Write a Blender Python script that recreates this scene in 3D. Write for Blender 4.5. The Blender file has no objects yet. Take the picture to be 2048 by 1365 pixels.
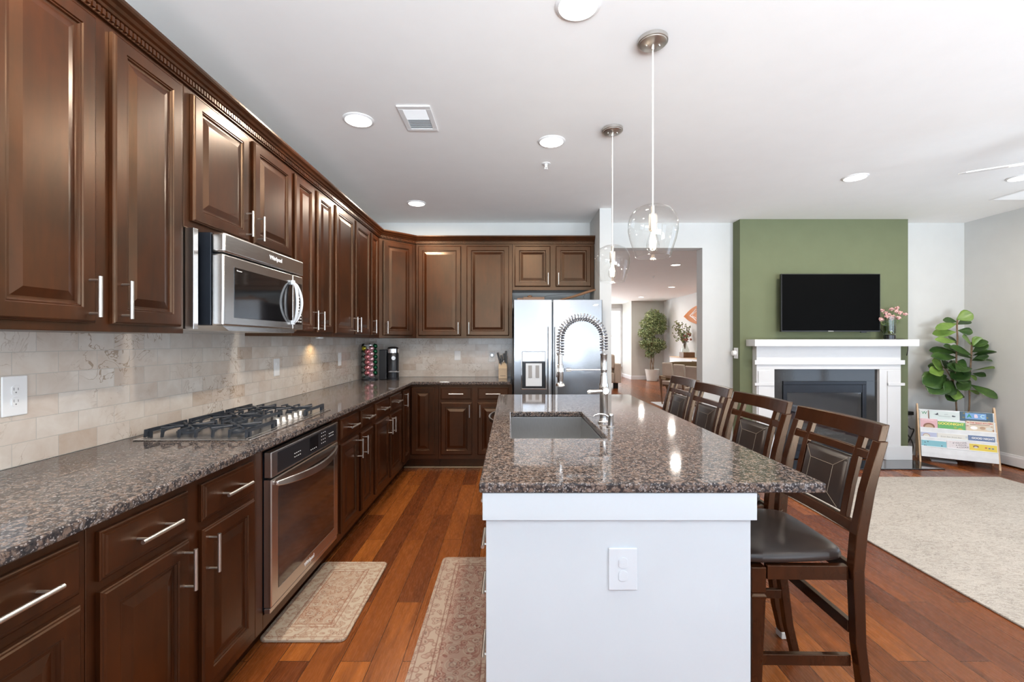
import bpy, bmesh, math, random
from mathutils import Vector, Matrix
random.seed(7)
PI = math.pi
sc = bpy.context.scene
C = sc.collection

# ---------------------------------------------------------------- camera, world, light, exposure
EYE = 1.335                                  # camera height in metres
cam_d = bpy.data.cameras.new('camera')
cam_d.sensor_width = 36.0
cam_d.lens = 900.0 / 2048.0 * 36.0
cam_d.shift_x = 3.0 / 2048.0
cam_d.clip_start = 0.05
cam = bpy.data.objects.new('camera', cam_d)
cam.location = (0, 0, EYE)
cam.rotation_euler = (PI / 2, 0, 0)
C.objects.link(cam)
sc.camera = cam

sc.view_settings.view_transform = 'Standard'
sc.view_settings.look = 'None'
sc.view_settings.gamma = 1.0
sc.view_settings.use_curve_mapping = False
sc.view_settings.exposure = 0.16
sc.cycles.use_denoising = True
sc.cycles.max_bounces = 10
sc.cycles.diffuse_bounces = 7
sc.cycles.glossy_bounces = 5
sc.cycles.transparent_max_bounces = 16
sc.cycles.sample_clamp_indirect = 6.0
sc.cycles.caustics_reflective = False
sc.cycles.caustics_refractive = False

world = bpy.data.worlds.new('sky')
sc.world = world
world.use_nodes = True
wn = world.node_tree
bg = wn.nodes['Background']
bg.inputs[0].default_value = (0.62, 0.78, 1.0, 1)
bg.inputs[1].default_value = 1.6

def area_light(name, loc, rot, sx, sy, power, col):
    l = bpy.data.lights.new(name, 'AREA')
    l.shape = 'RECTANGLE'; l.size = sx; l.size_y = sy
    l.energy = power; l.color = col
    o = bpy.data.objects.new(name, l)
    o.location = loc; o.rotation_euler = rot
    C.objects.link(o)
    return o

DAY = (0.80, 0.90, 1.0)
# daylight entering by the windows behind the camera and by the blind window of the far room
area_light('daylight_rear_window', (0.6, -2.42, 1.42), (PI / 2, 0, 0), 3.5, 1.8, 22, DAY)
area_light('daylight_rear_door', (3.9, -2.42, 1.12), (PI / 2, 0, 0), 1.9, 2.1, 22, DAY)
# upward fill added outside the rear windows to brighten the ceiling
area_light('added_ceiling_fill', (0.9, -9.0, -0.10), (PI, 0, 0), 10.0, 12.0, 10800, (0.84, 0.93, 1.0))
area_light('daylight_side_window', (5.28, 2.6, 1.40), (0, PI / 2, 0), 1.8, 2.4, 9, DAY)
area_light('added_side_ceiling_fill', (10.5, 2.6, -0.10), (PI, 0, 0), 9.0, 8.0, 250, (0.80, 0.91, 1.0))  # another added upward fill, outside the side window, lifting the ceiling
area_light('added_far_ceiling_fill', (1.0, 22.5, -0.10), (PI, 0, 0), 8.0, 10.0, 5500, (0.95, 0.97, 1.0))  # upward fill added beyond the far room to brighten its ceiling
area_light('added_far_room_fill', (0.6, 16.8, 1.5), (-PI / 2, 0, 0), 3.0, 1.9, 190, (0.95, 0.97, 1.0))  # added fill lamp at an unseen window, put in to light the far room
area_light('daylight_blind_window', (3.5, 17.0, 1.48), (-PI / 2, 0, 0), 1.15, 1.95, 22, (1.0, 1.0, 1.0))
LAMP_W = 17.0          # recessed lamps
WARM = (1.0, 0.88, 0.74)

# ---------------------------------------------------------------- mesh builder
class MB:
    def __init__(s): s.bm = bmesh.new()
    def box(s, x0, x1, y0, y1, z0, z1):
        if x0 > x1: x0, x1 = x1, x0
        if y0 > y1: y0, y1 = y1, y0
        if z0 > z1: z0, z1 = z1, z0
        v = [s.bm.verts.new(p) for p in ((x0,y0,z0),(x1,y0,z0),(x1,y1,z0),(x0,y1,z0),(x0,y0,z1),(x1,y0,z1),(x1,y1,z1),(x0,y1,z1))]
        for f in ((3,2,1,0),(4,5,6,7),(0,1,5,4),(1,2,6,5),(2,3,7,6),(3,0,4,7)):
            s.bm.faces.new([v[i] for i in f])
        return s
    def rings(s, rr, cap0=True, cap1=True, closed=True):
        V = [[s.bm.verts.new(p) for p in r] for r in rr]
        n = len(V[0])
        for a, b in zip(V, V[1:]):
            for i in range(n if closed else n - 1):
                j = (i + 1) % n
                s.bm.faces.new((a[i], a[j], b[j], b[i]))
        if cap0 and n > 2: s.bm.faces.new(list(reversed(V[0])))
        if cap1 and n > 2: s.bm.faces.new(V[-1])
        return s
    def tube(s, pts, r, n=10, caps=True):
        pts = [Vector(p) for p in pts]
        rs = r if isinstance(r, (list, tuple)) else [r] * len(pts)
        up = None; rr = []
        for i, p in enumerate(pts):
            t = (pts[min(i+1, len(pts)-1)] - pts[max(i-1, 0)]).normalized()
            if up is None:
                up = Vector((0,0,1)) if abs(t.z) < .9 else Vector((1,0,0))
            a = t.cross(up).normalized(); b = a.cross(t).normalized(); up = b
            rr.append([p + (a*math.cos(2*PI*k/n) + b*math.sin(2*PI*k/n))*rs[i] for k in range(n)])
        return s.rings(rr, caps, caps)
    def lathe(s, prof, c=(0,0,0), n=24, cap0=True, cap1=True):
        return s.rings([[(c[0]+r*math.cos(2*PI*k/n), c[1]+r*math.sin(2*PI*k/n), c[2]+z) for k in range(n)] for r, z in prof], cap0, cap1)
    def prism(s, poly, a0, a1, axis='z'):
        def P(p, a):
            return {'z': (p[0], p[1], a), 'y': (p[0], a, p[1]), 'x': (a, p[0], p[1])}[axis]
        return s.rings([[P(p, a0) for p in poly], [P(p, a1) for p in poly]])
    def sphere(s, c, r, n=12, m=8, sz=None):
        sz = sz or (1,1,1)
        return s.rings([[(c[0]+r*sz[0]*math.sin(PI*j/m)*math.cos(2*PI*k/n), c[1]+r*sz[1]*math.sin(PI*j/m)*math.sin(2*PI*k/n), c[2]-r*sz[2]*math.cos(PI*j/m)) for k in range(n)] for j in [0.04]+list(range(1, m))+[m-0.04]])
    def face(s, pts):
        s.bm.faces.new([s.bm.verts.new(p) for p in pts]); return s
    def xf(s, M):
        bmesh.ops.transform(s.bm, matrix=M, verts=s.bm.verts); return s
    def build(s, name, m, parent=None, loc=(0,0,0), rot=(0,0,0), bevel=0, smooth=False, segs=2, label=None):
        bmesh.ops.recalc_face_normals(s.bm, faces=s.bm.faces)
        me = bpy.data.meshes.new(name)
        s.bm.to_mesh(me); s.bm.free()
        if smooth:
            for p in me.polygons: p.use_smooth = True
            try: me.set_sharp_from_angle(angle=math.radians(38))
            except Exception: pass
        o = bpy.data.objects.new(name, me)
        me.materials.append(m)
        C.objects.link(o)
        o.location = loc; o.rotation_euler = rot
        if parent: o.parent = parent
        if bevel:
            b = o.modifiers.new('bevel', 'BEVEL'); b.width = bevel; b.segments = segs; b.limit_method = 'ANGLE'; b.angle_limit = math.radians(40)
        if label: o['label'] = label
        return o

def thing(name, label, cat, loc=(0,0,0), rot=0, group=None):
    o = bpy.data.objects.new(name, None); o.empty_display_size = .1
    C.objects.link(o); o.location = loc
    o.rotation_euler = rot if isinstance(rot, tuple) else (0, 0, rot)
    o['label'] = label; o['category'] = cat
    if group: o['group'] = group
    return o
def tag(o, label, cat, group=None):
    o['label'] = label; o['category'] = cat
    if group: o['group'] = group
    return o
def struct(o, label=None):
    o['kind'] = 'structure'
    if label: o['label'] = label
    return o
def dup(root, loc, rot=None, label=None, group=None):
    kids = [o for o in bpy.data.objects if o.parent == root]
    r = root.copy(); C.objects.link(r); r.location = loc
    if rot is not None: r.rotation_euler = (0, 0, rot)
    if label: r['label'] = label
    if group: r['group'] = group
    for ch in kids:
        sub = [o for o in bpy.data.objects if o.parent == ch]
        c = ch.copy(); C.objects.link(c); c.parent = r
        for g in sub:
            d = g.copy(); C.objects.link(d); d.parent = c
    return r
def text(body, size, m, parent, loc, rot, name='lettering', depth=.0004, sx=1.0, bold=0):
    cu = bpy.data.curves.new(name, 'FONT'); cu.body = body; cu.size = size
    cu.align_x = 'CENTER'; cu.align_y = 'CENTER'; cu.extrude = depth; cu.offset = bold
    t = bpy.data.objects.new(name, cu); C.objects.link(t)
    bpy.context.view_layer.update()
    me = bpy.data.meshes.new_from_object(t.evaluated_get(bpy.context.evaluated_depsgraph_get()))
    bpy.data.objects.remove(t)
    me.materials.clear(); me.materials.append(m)
    o = bpy.data.objects.new(name, me); C.objects.link(o)
    o.parent = parent; o.location = loc; o.rotation_euler = rot; o.scale = (sx, 1, 1)
    return o

# ---------------------------------------------------------------- materials
class NT:
    def __init__(s, name):
        s.m = bpy.data.materials.new(name); s.m.use_nodes = True
        s.t = s.m.node_tree; s.b = s.t.nodes['Principled BSDF']; s.out = s.t.nodes['Material Output']
    def n(s, typ, **kw):
        nd = s.t.nodes.new(typ)
        for k, v in kw.items():
            if k.startswith('_'): setattr(nd, k[1:], v)
            else: nd.inputs[k.replace('__', ' ')].default_value = v
        return nd
    def l(s, a, b): s.t.links.new(a, b)
    def coord(s, scale=(1,1,1), kind='Object', rot=(0,0,0), loc=(0,0,0)):
        tc = s.n('ShaderNodeTexCoord'); mp = s.n('ShaderNodeMapping')
        mp.inputs['Scale'].default_value = scale; mp.inputs['Rotation'].default_value = rot; mp.inputs['Location'].default_value = loc
        s.l(tc.outputs[kind], mp.inputs['Vector']); return mp.outputs[0]
    def ramp(s, fac, stops, interp='LINEAR'):
        r = s.n('ShaderNodeValToRGB'); r.color_ramp.interpolation = interp
        e = r.color_ramp.elements
        while len(e) > 1: e.remove(e[-1])
        e[0].position = stops[0][0]; e[0].color = (*stops[0][1], 1)
        for p, c in stops[1:]:
            x = e.new(p); x.color = (*c, 1)
        s.l(fac, r.inputs[0]); return r.outputs[0]
    def mix(s, fac, a, b, blend='MIX'):
        m = s.n('ShaderNodeMix', _data_type='RGBA', _blend_type=blend)
        for sock, v in ((m.inputs[0], fac), (m.inputs[6], a), (m.inputs[7], b)):
            if hasattr(v, 'links') or isinstance(v, bpy.types.NodeSocket): s.l(v, sock)
            else: sock.default_value = v if not isinstance(v, tuple) else (*v[:3], 1)
        return m.outputs[2]
    def math(s, op, a, b=0.0):
        m = s.n('ShaderNodeMath', _operation=op)
        for sock, v in ((m.inputs[0], a), (m.inputs[1], b)):
            if isinstance(v, bpy.types.NodeSocket): s.l(v, sock)
            else: sock.default_value = v
        return m.outputs[0]
    def noise(s, vec, scale, detail=4, rough=.55, dist=0):
        n = s.n('ShaderNodeTexNoise', Scale=scale, Detail=detail, Roughness=rough, Distortion=dist)
        s.l(vec, n.inputs['Vector']); return n.outputs[0]
    def bump(s, h, strength=.2, dist=.002):
        b = s.n('ShaderNodeBump', Strength=strength, Distance=dist)
        s.l(h, b.inputs['Height']); s.l(b.outputs[0], s.b.inputs['Normal']); return b
    def set(s, **kw):
        for k, v in kw.items():
            s.b.inputs[k.replace('__', ' ')].default_value = (*v, 1) if isinstance(v, tuple) else v
        return s

def plain(name, col, rough=.5, metal=0.0, coat=0.0, spec=.5, var=.06, scale=6.0, bump=0.0, bs=200):
    t = NT(name); t.set(Roughness=rough, Metallic=metal)
    t.b.inputs['Coat Weight'].default_value = coat; t.b.inputs['Coat Roughness'].default_value = .08
    t.b.inputs['Specular IOR Level'].default_value = spec
    v = t.coord(); n = t.noise(v, scale, 3)
    lo = tuple(max(0, c*(1-var)) for c in col); hi = tuple(min(1, c*(1+var)) for c in col)
    t.l(t.ramp(n, [(.3, lo), (.7, hi)]), t.b.inputs['Base Color'])
    if bump: t.bump(t.noise(v, bs, 2), bump, .001)
    return t.m

def emis(name, col, s):
    t = NT(name); t.set(**{'Base__Color': col, 'Emission__Color': col}); t.b.inputs['Emission Strength'].default_value = s
    return t.m

def wood_cab(name, lo, hi, rough=.28, coat=.35):
    t = NT(name); v = t.coord((9, 9, 1.3)); n = t.noise(v, 3.5, 6, .62, .6)
    v2 = t.coord((1.5, 1.5, 1)); n2 = t.noise(v2, 3.4, 4, .6)
    c = t.ramp(n, [(.3, lo), (.72, hi)])
    c = t.mix(.45, c, t.ramp(n2, [(.34, tuple(x*.8 for x in lo)), (.68, tuple(x*1.6 for x in hi))]))
    t.l(c, t.b.inputs['Base Color'])
    t.set(Roughness=rough); t.b.inputs['Specular IOR Level'].default_value = coat; t.b.inputs['Specular Tint'].default_value = (1.0, .70, .47, 1)
    t.bump(n, .05, .001)
    return t.m

M = {}
M['cab'] = wood_cab('stained_maple', (.0085, .0024, .0009), (.040, .0098, .0022), .31, .70)
M['stool_wood'] = wood_cab('dark_cherry_wood', (.014, .0042, .0018), (.036, .0105, .0036), .24, .55)
M['oak'] = plain('pale_birch', (.62, .44, .28), .5, var=.1)
M['bamboo'] = plain('knife_block_wood', (.62, .48, .33), .45, var=.1)
M['wall'] = plain('wall_paint', (.60, .605, .595), .75, var=.015, spec=.2)
M['ceiling'] = plain('ceiling_paint', (.90, .895, .885), .85, var=.01, spec=.1)
M['green'] = plain('green_wall_paint', (.150, .170, .098), .75, var=.03, spec=.2)
M['trim'] = plain('white_trim', (.69, .70, .715), .35, var=.01)
M['island_white'] = plain('island_white_paint', (.59, .635, .67), .35, var=.01)
M['plastic_white'] = plain('white_plastic', (.85, .85, .85), .3, var=.01)
M['plastic_slot'] = plain('outlet_slot_dark', (.25, .25, .25), .5)
M['plastic_black'] = plain('black_plastic', (.012, .012, .014), .3, var=.1)
M['rubber'] = plain('black_rubber', (.02, .02, .02), .7)
M['iron'] = plain('cast_iron', (.022, .028, .038), .45, var=.2, scale=60, bump=.2)
M['nickel'] = plain('brushed_nickel', (.60, .575, .54), .34, 1.0, var=.03)
M['chrome'] = plain('chrome', (.80, .80, .80), .09, 1.0, var=.01)
M['faucet'] = plain('satin_steel', (.66, .64, .62), .2, 1.0, var=.02)
M['wire_spring'] = plain('spring_steel', (.26, .26, .28), .30, 1.0, var=.02)
M['grey_plastic'] = plain('pale_grey_plastic', (.74, .78, .82), .25, var=.01, coat=.4)
M['black_glass'] = plain('black_glass', (.006, .006, .007), .05, coat=1.0, var=.1)
M['screen'] = plain('television_screen', (.0015, .0015, .0015), .45, spec=.04, var=.1)
M['black_granite'] = plain('polished_black_granite', (.020, .020, .021), .08, coat=.6, var=.4, scale=300)
M['fabric_white'] = plain('white_canvas', (.72, .75, .78), .9, var=.05, scale=14, bump=.3)
M['beige_fabric'] = plain('beige_upholstery', (.60, .53, .45), .9, var=.06, bump=.3)
M['beige_dark'] = plain('olive_upholstery', (.26, .19, .10), .9, var=.06)
M['walnut'] = plain('walnut_wood', (.17, .085, .04), .45, var=.2)
M['ceramic'] = plain('off_white_ceramic', (.62, .62, .58), .4, var=.04)
M['orange'] = plain('orange_lacquer', (.46, .13, .008), .35, var=.15)
M['plate_soft'] = plain('painted_outlet_plate', (.63, .67, .71), .35, var=.01)
M['white_ink'] = plain('white_ink', (.85, .85, .85), .5)
M['grey_ink'] = plain('grey_ink', (.35, .35, .35), .5)
M['dark_ink'] = plain('dark_ink', (.04, .05, .07), .5)
M['bark'] = plain('bark', (.20, .13, .08), .8, var=.3, scale=40, bump=.4)
M['green_stem'] = plain('green_stem', (.16, .24, .07), .6, var=.2)
M['blossom'] = plain('pink_blossom', (.80, .52, .50), .7, var=.2, scale=60)
M['bronze'] = plain('bronze_strip', (.30, .22, .14), .4, .6)
M['white_cord'] = plain('white_cord', (.78, .74, .68), .5)
M['firebox'] = plain('firebox_grey', (.035, .045, .06), .5, var=.3, scale=12)
M['log'] = plain('ceramic_log', (.16, .15, .14), .8, var=.5, scale=20, bump=.6, bs=40)
M['bulb'] = emis('bulb_glow', (1.0, .80, .55), 5.0)
M['lens'] = emis('lamp_lens', (1.0, .96, .90), 6.0)
M['display'] = plain('display_black', (.004, .004, .005), .2)
M['wall_grey'] = plain('grey_wall_paint', (.56, .56, .53), .8, var=.015, spec=.2)

def stainless(name, col, rough, axis_scale):
    t = NT(name); v = t.coord(axis_scale); n = t.noise(v, 30, 3)
    t.l(t.ramp(n, [(.3, tuple(c*.93 for c in col)), (.7, tuple(min(1, c*1.05) for c in col))]), t.b.inputs['Base Color'])
    r = t.n('ShaderNodeMapRange'); t.l(n, r.inputs[0]); r.inputs[3].default_value = rough*.85; r.inputs[4].default_value = rough*1.2
    t.l(r.outputs[0], t.b.inputs['Roughness']); t.set(Metallic=1.0); return t.m
M['steel'] = stainless('stainless_steel', (.66, .64, .62), .24, (1, 1, 30))
M['steel_v'] = stainless('stainless_steel_doors', (.35, .35, .355), .20, (30, 30, 1))
M['steel_sink'] = stainless('sink_steel', (.50, .50, .50), .30, (20, 1, 1))
M['steel_dark'] = plain('dark_enamel', (.018, .022, .030), .25, .3, var=.1)

def leather():
    t = NT('dark_leather'); v = t.coord(); n = t.noise(v, 8, 3)
    t.l(t.ramp(n, [(.3, (.017, .011, .009)), (.7, (.030, .019, .015))]), t.b.inputs['Base Color'])
    t.set(Roughness=.33); vo = t.n('ShaderNodeTexVoronoi', Scale=420.0); t.l(v, vo.inputs['Vector'])
    t.bump(vo.outputs[0], .12, .0006); return t.m
M['leather'] = leather()
M['stitch'] = plain('stitching', (.20, .16, .12), .7)

def granite():
    # taupe and salmon feldspar patches in a dark matrix with small black and pale crystals
    t = NT('speckled_granite'); v = t.coord()
    nz = t.n('ShaderNodeTexNoise', Scale=90.0, Detail=3.0); t.l(v, nz.inputs['Vector'])
    w = t.n('ShaderNodeMix', _data_type='VECTOR'); w.inputs[0].default_value = .012; t.l(v, w.inputs[4]); t.l(nz.outputs[1], w.inputs[5])
    v1 = t.n('ShaderNodeTexVoronoi', Scale=78.0, Randomness=1.0, _feature='SMOOTH_F1', Smoothness=.35); t.l(w.outputs[1], v1.inputs['Vector'])
    sep = t.n('ShaderNodeSeparateColor'); t.l(v1.outputs['Color'], sep.inputs[0])
    patch = t.ramp(sep.outputs[0], [(0, (.105, .088, .078)), (.35, (.165, .128, .105)), (.6, (.215, .158, .125)), (1, (.26, .20, .165))])
    gap = t.ramp(v1.outputs['Distance'], [(.0, (0, 0, 0)), (.40, (0, 0, 0)), (.62, (.85, .85, .85)), (1, (1, 1, 1))])
    c = t.mix(gap, patch, (.030, .029, .032))
    n2 = t.noise(v, 240, 4, .7)
    c = t.mix(t.ramp(n2, [(.52, (0, 0, 0)), (.60, (.75, .75, .75))]), c, (.026, .026, .032))
    v2 = t.n('ShaderNodeTexVoronoi', Scale=300.0); t.l(v, v2.inputs['Vector'])
    s2 = t.n('ShaderNodeSeparateColor'); t.l(v2.outputs['Color'], s2.inputs[0])
    c = t.mix(t.ramp(s2.outputs[1], [(0, (0, 0, 0)), (.86, (0, 0, 0)), (.87, (.8, .8, .8))], 'CONSTANT'), c, (.34, .32, .31))
    c = t.mix(1.0, c, (.82, .80, .80), 'MULTIPLY')
    t.l(c, t.b.inputs['Base Color']); t.set(Roughness=.06); t.b.inputs['Specular IOR Level'].default_value = .24
    return t.m
M['granite'] = granite()

def floor_mat():
    t = NT('hand_scraped_hardwood'); tc = t.n('ShaderNodeTexCoord'); sp = t.n('ShaderNodeSeparateXYZ'); t.l(tc.outputs['Object'], sp.inputs[0])
    cb = t.n('ShaderNodeCombineXYZ'); t.l(sp.outputs[1], cb.inputs[0]); t.l(t.math('ADD', sp.outputs[0], .708+.129*40), cb.inputs[1])
    br = t.n('ShaderNodeTexBrick', _offset=.37, _offset_frequency=2, _squash=1.0)
    t.l(cb.outputs[0], br.inputs['Vector'])
    for k, v in (('Scale', 1.0), ('Mortar Size', .0016), ('Mortar Smooth', .3), ('Bias', 0.0), ('Brick Width', 1.15), ('Row Height', .129)): br.inputs[k].default_value = v
    br.inputs['Color1'].default_value = (.0, .0, .0, 1); br.inputs['Color2'].default_value = (1, 1, 1, 1); br.inputs['Mortar'].default_value = (.5, .5, .5, 1)
    g = t.n('ShaderNodeMapping'); g.inputs['Scale'].default_value = (14, 1.1, 1); t.l(tc.outputs['Object'], g.inputs[0])
    addv = t.n('ShaderNodeVectorMath', _operation='ADD'); t.l(g.outputs[0], addv.inputs[0])
    sc2 = t.n('ShaderNodeVectorMath', _operation='SCALE'); sc2.inputs['Scale'].default_value = 7.0; t.l(br.outputs['Color'], sc2.inputs[0]); t.l(sc2.outputs[0], addv.inputs[1])
    grain = t.noise(addv.outputs[0], 1.5, 5, .58, 1.0)
    fine = t.noise(addv.outputs[0], 14, 4, .6)
    base = t.ramp(br.outputs['Color'], [(0, (.095, .021, .005)), (.5, (.19, .048, .008)), (1, (.32, .092, .015))])
    gr = t.ramp(grain, [(.22, (.40, .34, .30)), (.45, (.92, .92, .92)), (.78, (1.35, 1.4, 1.4))])
    c = t.mix(1.0, base, gr, 'MULTIPLY')
    c = t.mix(.13, c, t.ramp(fine, [(.3, (.05, .015, .006)), (.7, (.30, .11, .04))]))
    c = t.mix(br.outputs['Fac'], c, (.035, .013, .007))
    t.l(c, t.b.inputs['Base Color'])
    t.l(t.math('ADD', t.math('MULTIPLY', fine, .2), .17), t.b.inputs['Roughness'])
    hgt = t.math('SUBTRACT', t.math('MULTIPLY', grain, .5), t.math('MULTIPLY', br.outputs['Fac'], 1.0))
    t.bump(hgt, .35, .0025); t.b.inputs['Specular IOR Level'].default_value = .42; t.b.inputs['Specular Tint'].default_value = (1, .88, .8, 1)
    return t.m
M['floor'] = floor_mat()

def tile_mat(name, horiz, off_u):
    # 3 x 6 inch stone tiles in running bond, rows counted from the worktop
    t = NT(name); tc = t.n('ShaderNodeTexCoord'); sp = t.n('ShaderNodeSeparateXYZ'); t.l(tc.outputs['Object'], sp.inputs[0])
    cb = t.n('ShaderNodeCombineXYZ'); t.l(t.math('ADD', sp.outputs[horiz], off_u), cb.inputs[0]); t.l(t.math('ADD', sp.outputs[2], -.917+.0762*20), cb.inputs[1])
    br = t.n('ShaderNodeTexBrick', _offset=.5, _offset_frequency=2)
    t.l(cb.outputs[0], br.inputs['Vector'])
    for k, v in (('Scale', 1.0), ('Mortar Size', .0011), ('Mortar Smooth', .2), ('Bias', 0.0), ('Brick Width', .1535), ('Row Height', .0762)): br.inputs[k].default_value = v
    br.inputs['Color1'].default_value = (0, 0, 0, 1); br.inputs['Color2'].default_value = (1, 1, 1, 1); br.inputs['Mortar'].default_value = (.5, .5, .5, 1)
    off = t.n('ShaderNodeVectorMath', _operation='SCALE'); off.inputs['Scale'].default_value = 9.0; t.l(br.outputs['Color'], off.inputs[0])
    ad = t.n('ShaderNodeVectorMath', _operation='ADD'); t.l(cb.outputs[0], ad.inputs[0]); t.l(off.outputs[0], ad.inputs[1])
    cloud = t.noise(ad.outputs[0], 9, 4, .6, .5)
    vein = t.noise(ad.outputs[0], 6.5, 3, .55, 2.2)
    base = t.ramp(br.outputs['Color'], [(0, (.47, .36, .275)), (.12, (.60, .50, .42)), (.5, (.66, .585, .51)), (1, (.72, .675, .62))])
    c = t.mix(.4, base, t.ramp(cloud, [(.3, (.52, .405, .32)), (.65, (.74, .685, .62))]))
    vm = t.ramp(vein, [(.484, (0, 0, 0)), (.497, (1, 1, 1)), (.505, (1, 1, 1)), (.518, (0, 0, 0))])
    big = t.noise(cb.outputs[0], 2.7, 2)
    vm2 = t.mix(1.0, vm, t.ramp(big, [(.47, (0, 0, 0)), (.60, (.75, .75, .75))]), 'MULTIPLY')
    c = t.mix(vm2, c, (.30, .205, .13))
    c = t.mix(br.outputs['Fac'], c, (.50, .47, .42))
    t.l(c, t.b.inputs['Base Color'])
    t.set(Roughness=.18); t.b.inputs['Specular IOR Level'].default_value = .6
    t.bump(t.math('SUBTRACT', t.math('MULTIPLY', cloud, .15), br.outputs['Fac']), .5, .0012)
    return t.m
M['tile_left'] = tile_mat('stone_tile_side', 1, -1.486 + .1535*20 + .0768)
M['tile_back'] = tile_mat('stone_tile_end', 0, .03 + .1535*20)

def mat_rug(name, W, L, cols, k=1.0):
    # faded oriental pattern: border bands, guard lines, rosettes; object origin at the rug's corner
    t = NT(name); tc = t.n('ShaderNodeTexCoord'); sp = t.n('ShaderNodeSeparateXYZ'); t.l(tc.outputs['Object'], sp.inputs[0])
    x, y = sp.outputs[0], sp.outputs[1]
    d = t.math('MINIMUM', t.math('MINIMUM', x, t.math('SUBTRACT', W, x)), t.math('MINIMUM', y, t.math('SUBTRACT', L, y)))
    v = tc.outputs['Object']
    ped, accent, dark, light = cols
    vo = t.n('ShaderNodeTexVoronoi', Scale=16.0*k, Randomness=.35); t.l(v, vo.inputs['Vector'])
    ros = t.ramp(vo.outputs['Distance'], [(0, accent), (.10, accent), (.13, light), (.2, light), (.22, dark), (.25, ped), (.36, ped), (.38, accent), (.41, light), (.48, ped), (1, ped)])
    vs = t.n('ShaderNodeTexVoronoi', Scale=42.0*k, Randomness=.9, _feature='SMOOTH_F1'); t.l(v, vs.inputs['Vector'])
    scr = t.ramp(vs.outputs['Distance'], [(0, dark), (.16, accent), (.22, light), (.34, ped), (.40, accent), (.44, light), (.6, light)])
    field = t.mix(.5, ros, scr)
    border = t.mix(.38, scr, (light))
    db = t.math('DIVIDE', d, .115)
    bandm = t.ramp(db, [(0, (1, 1, 1)), (.93, (1, 1, 1)), (.96, (0, 0, 0)), (1, (0, 0, 0))])
    c = t.mix(bandm, field, border)
    lines = t.ramp(db, [(0, (0, 0, 0)), (.14, (0, 0, 0)), (.15, (1, 1, 1)), (.18, (1, 1, 1)), (.2, (0, 0, 0)), (.74, (0, 0, 0)), (.75, (1, 1, 1)), (.79, (1, 1, 1)), (.81, (0, 0, 0)), (.92, (0, 0, 0)), (.93, (1, 1, 1)), (.97, (1, 1, 1)), (.99, (0, 0, 0))])
    c = t.mix(t.math('MULTIPLY', lines, .6), c, accent)
    fade = t.noise(v, 7, 5, .65)
    c = t.mix(t.math('MULTIPLY', t.ramp(fade, [(.46, (0, 0, 0)), (.76, (1, 1, 1))]), .45), c, light)
    t.l(c, t.b.inputs['Base Color']); t.set(Roughness=.75); t.b.inputs['Specular IOR Level'].default_value = .25
    t.bump(t.noise(v, 500, 2), .2, .0006)
    return t.m
M['mat_a'] = mat_rug('faded_oriental_mat', .39, .70, ((.34, .20, .13), (.22, .075, .04), (.07, .055, .055), (.45, .36, .27)))
M['mat_b'] = mat_rug('faded_oriental_runner', .40, 1.55, ((.27, .135, .105), (.14, .045, .03), (.04, .035, .045), (.38, .29, .225)), .8)
def rug_cream(name, a, b, c_):
    t = NT(name); v = t.coord((1, 1, 1)); v2 = t.coord((1.0, 2.2, 1), rot=(0, 0, .3))
    n = t.noise(v2, 10, 8, .74, 2.2); n2 = t.noise(v, 2.2, 3); n3 = t.noise(v2, 34, 6, .7, 2.5)
    c = t.ramp(n, [(.40, a), (.45, b), (.47, c_), (.49, a), (.57, a), (.585, c_), (.60, a)])
    c = t.mix(.30, c, t.ramp(n3, [(.42, a), (.455, c_), (.47, a), (1, b)]))
    c = t.mix(.18, c, t.ramp(n2, [(.35, b), (.65, a)]))
    t.l(c, t.b.inputs['Base Color']); t.set(Roughness=.95); t.b.inputs['Specular IOR Level'].default_value = .1
    t.bump(t.noise(v, 300, 3), .4, .002); return t.m
M['rug'] = rug_cream('cream_distressed_rug', (.51, .47, .42), (.30, .265, .23), (.085, .07, .06))

def thin_glass(name, tint=(1, 1, 1), gl=.9, ior=1.5, edge=0.0):
    t = NT(name); nt = t.t; nt.nodes.remove(t.b)
    tr = t.n('ShaderNodeBsdfTransparent'); tr.inputs[0].default_value = (*tint, 1)
    go = t.n('ShaderNodeBsdfGlossy', Roughness=.02); go.inputs[0].default_value = (gl, gl, gl, 1)
    fr = t.n('ShaderNodeLayerWeight', Blend=.5); mx = t.n('ShaderNodeMixShader')
    t.l(t.math('ADD', t.math('MULTIPLY', t.math('POWER', fr.outputs['Facing'], 4.0), .75), (ior-1)**2/(ior+1)**2*1.6), mx.inputs[0]); t.l(tr.outputs[0], mx.inputs[1]); t.l(go.outputs[0], mx.inputs[2]); t.l(mx.outputs[0], t.out.inputs[0])
    return t.m
M['glass'] = thin_glass('clear_glass', (.97, .97, .96), .9, 1.45)
M['glass_vase'] = thin_glass('vase_glass', (.82, .85, .82), 1.0, 1.6)
M['fire_glass'] = thin_glass('fireplace_glass', (.55, .60, .66), .9, 1.7)
M['oven_glass'] = plain('oven_door_glass', (.020, .014, .012), .06, coat=1.0, var=.2)
M['water'] = thin_glass('vase_water', (.50, .55, .33), .6, 1.33)

def leaf_mat(name, a, b, rough=.35):
    t = NT(name); v = t.coord(); n = t.noise(v, 9, 3)
    t.l(t.ramp(n, [(.3, a), (.7, b)]), t.b.inputs['Base Color']); t.set(Roughness=rough); return t.m
M['leaf'] = leaf_mat('fig_leaf', (.018, .052, .014), (.060, .125, .024))
M['leaf_light'] = leaf_mat('young_fig_leaf', (.11, .21, .035), (.22, .34, .07))
M['ficus_leaf'] = leaf_mat('ficus_leaf', (.09, .14, .045), (.34, .38, .18), .45)
M['mirror'] = plain('mirror_glass', (.8, .8, .8), .03, 1.0, var=.01)
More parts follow.
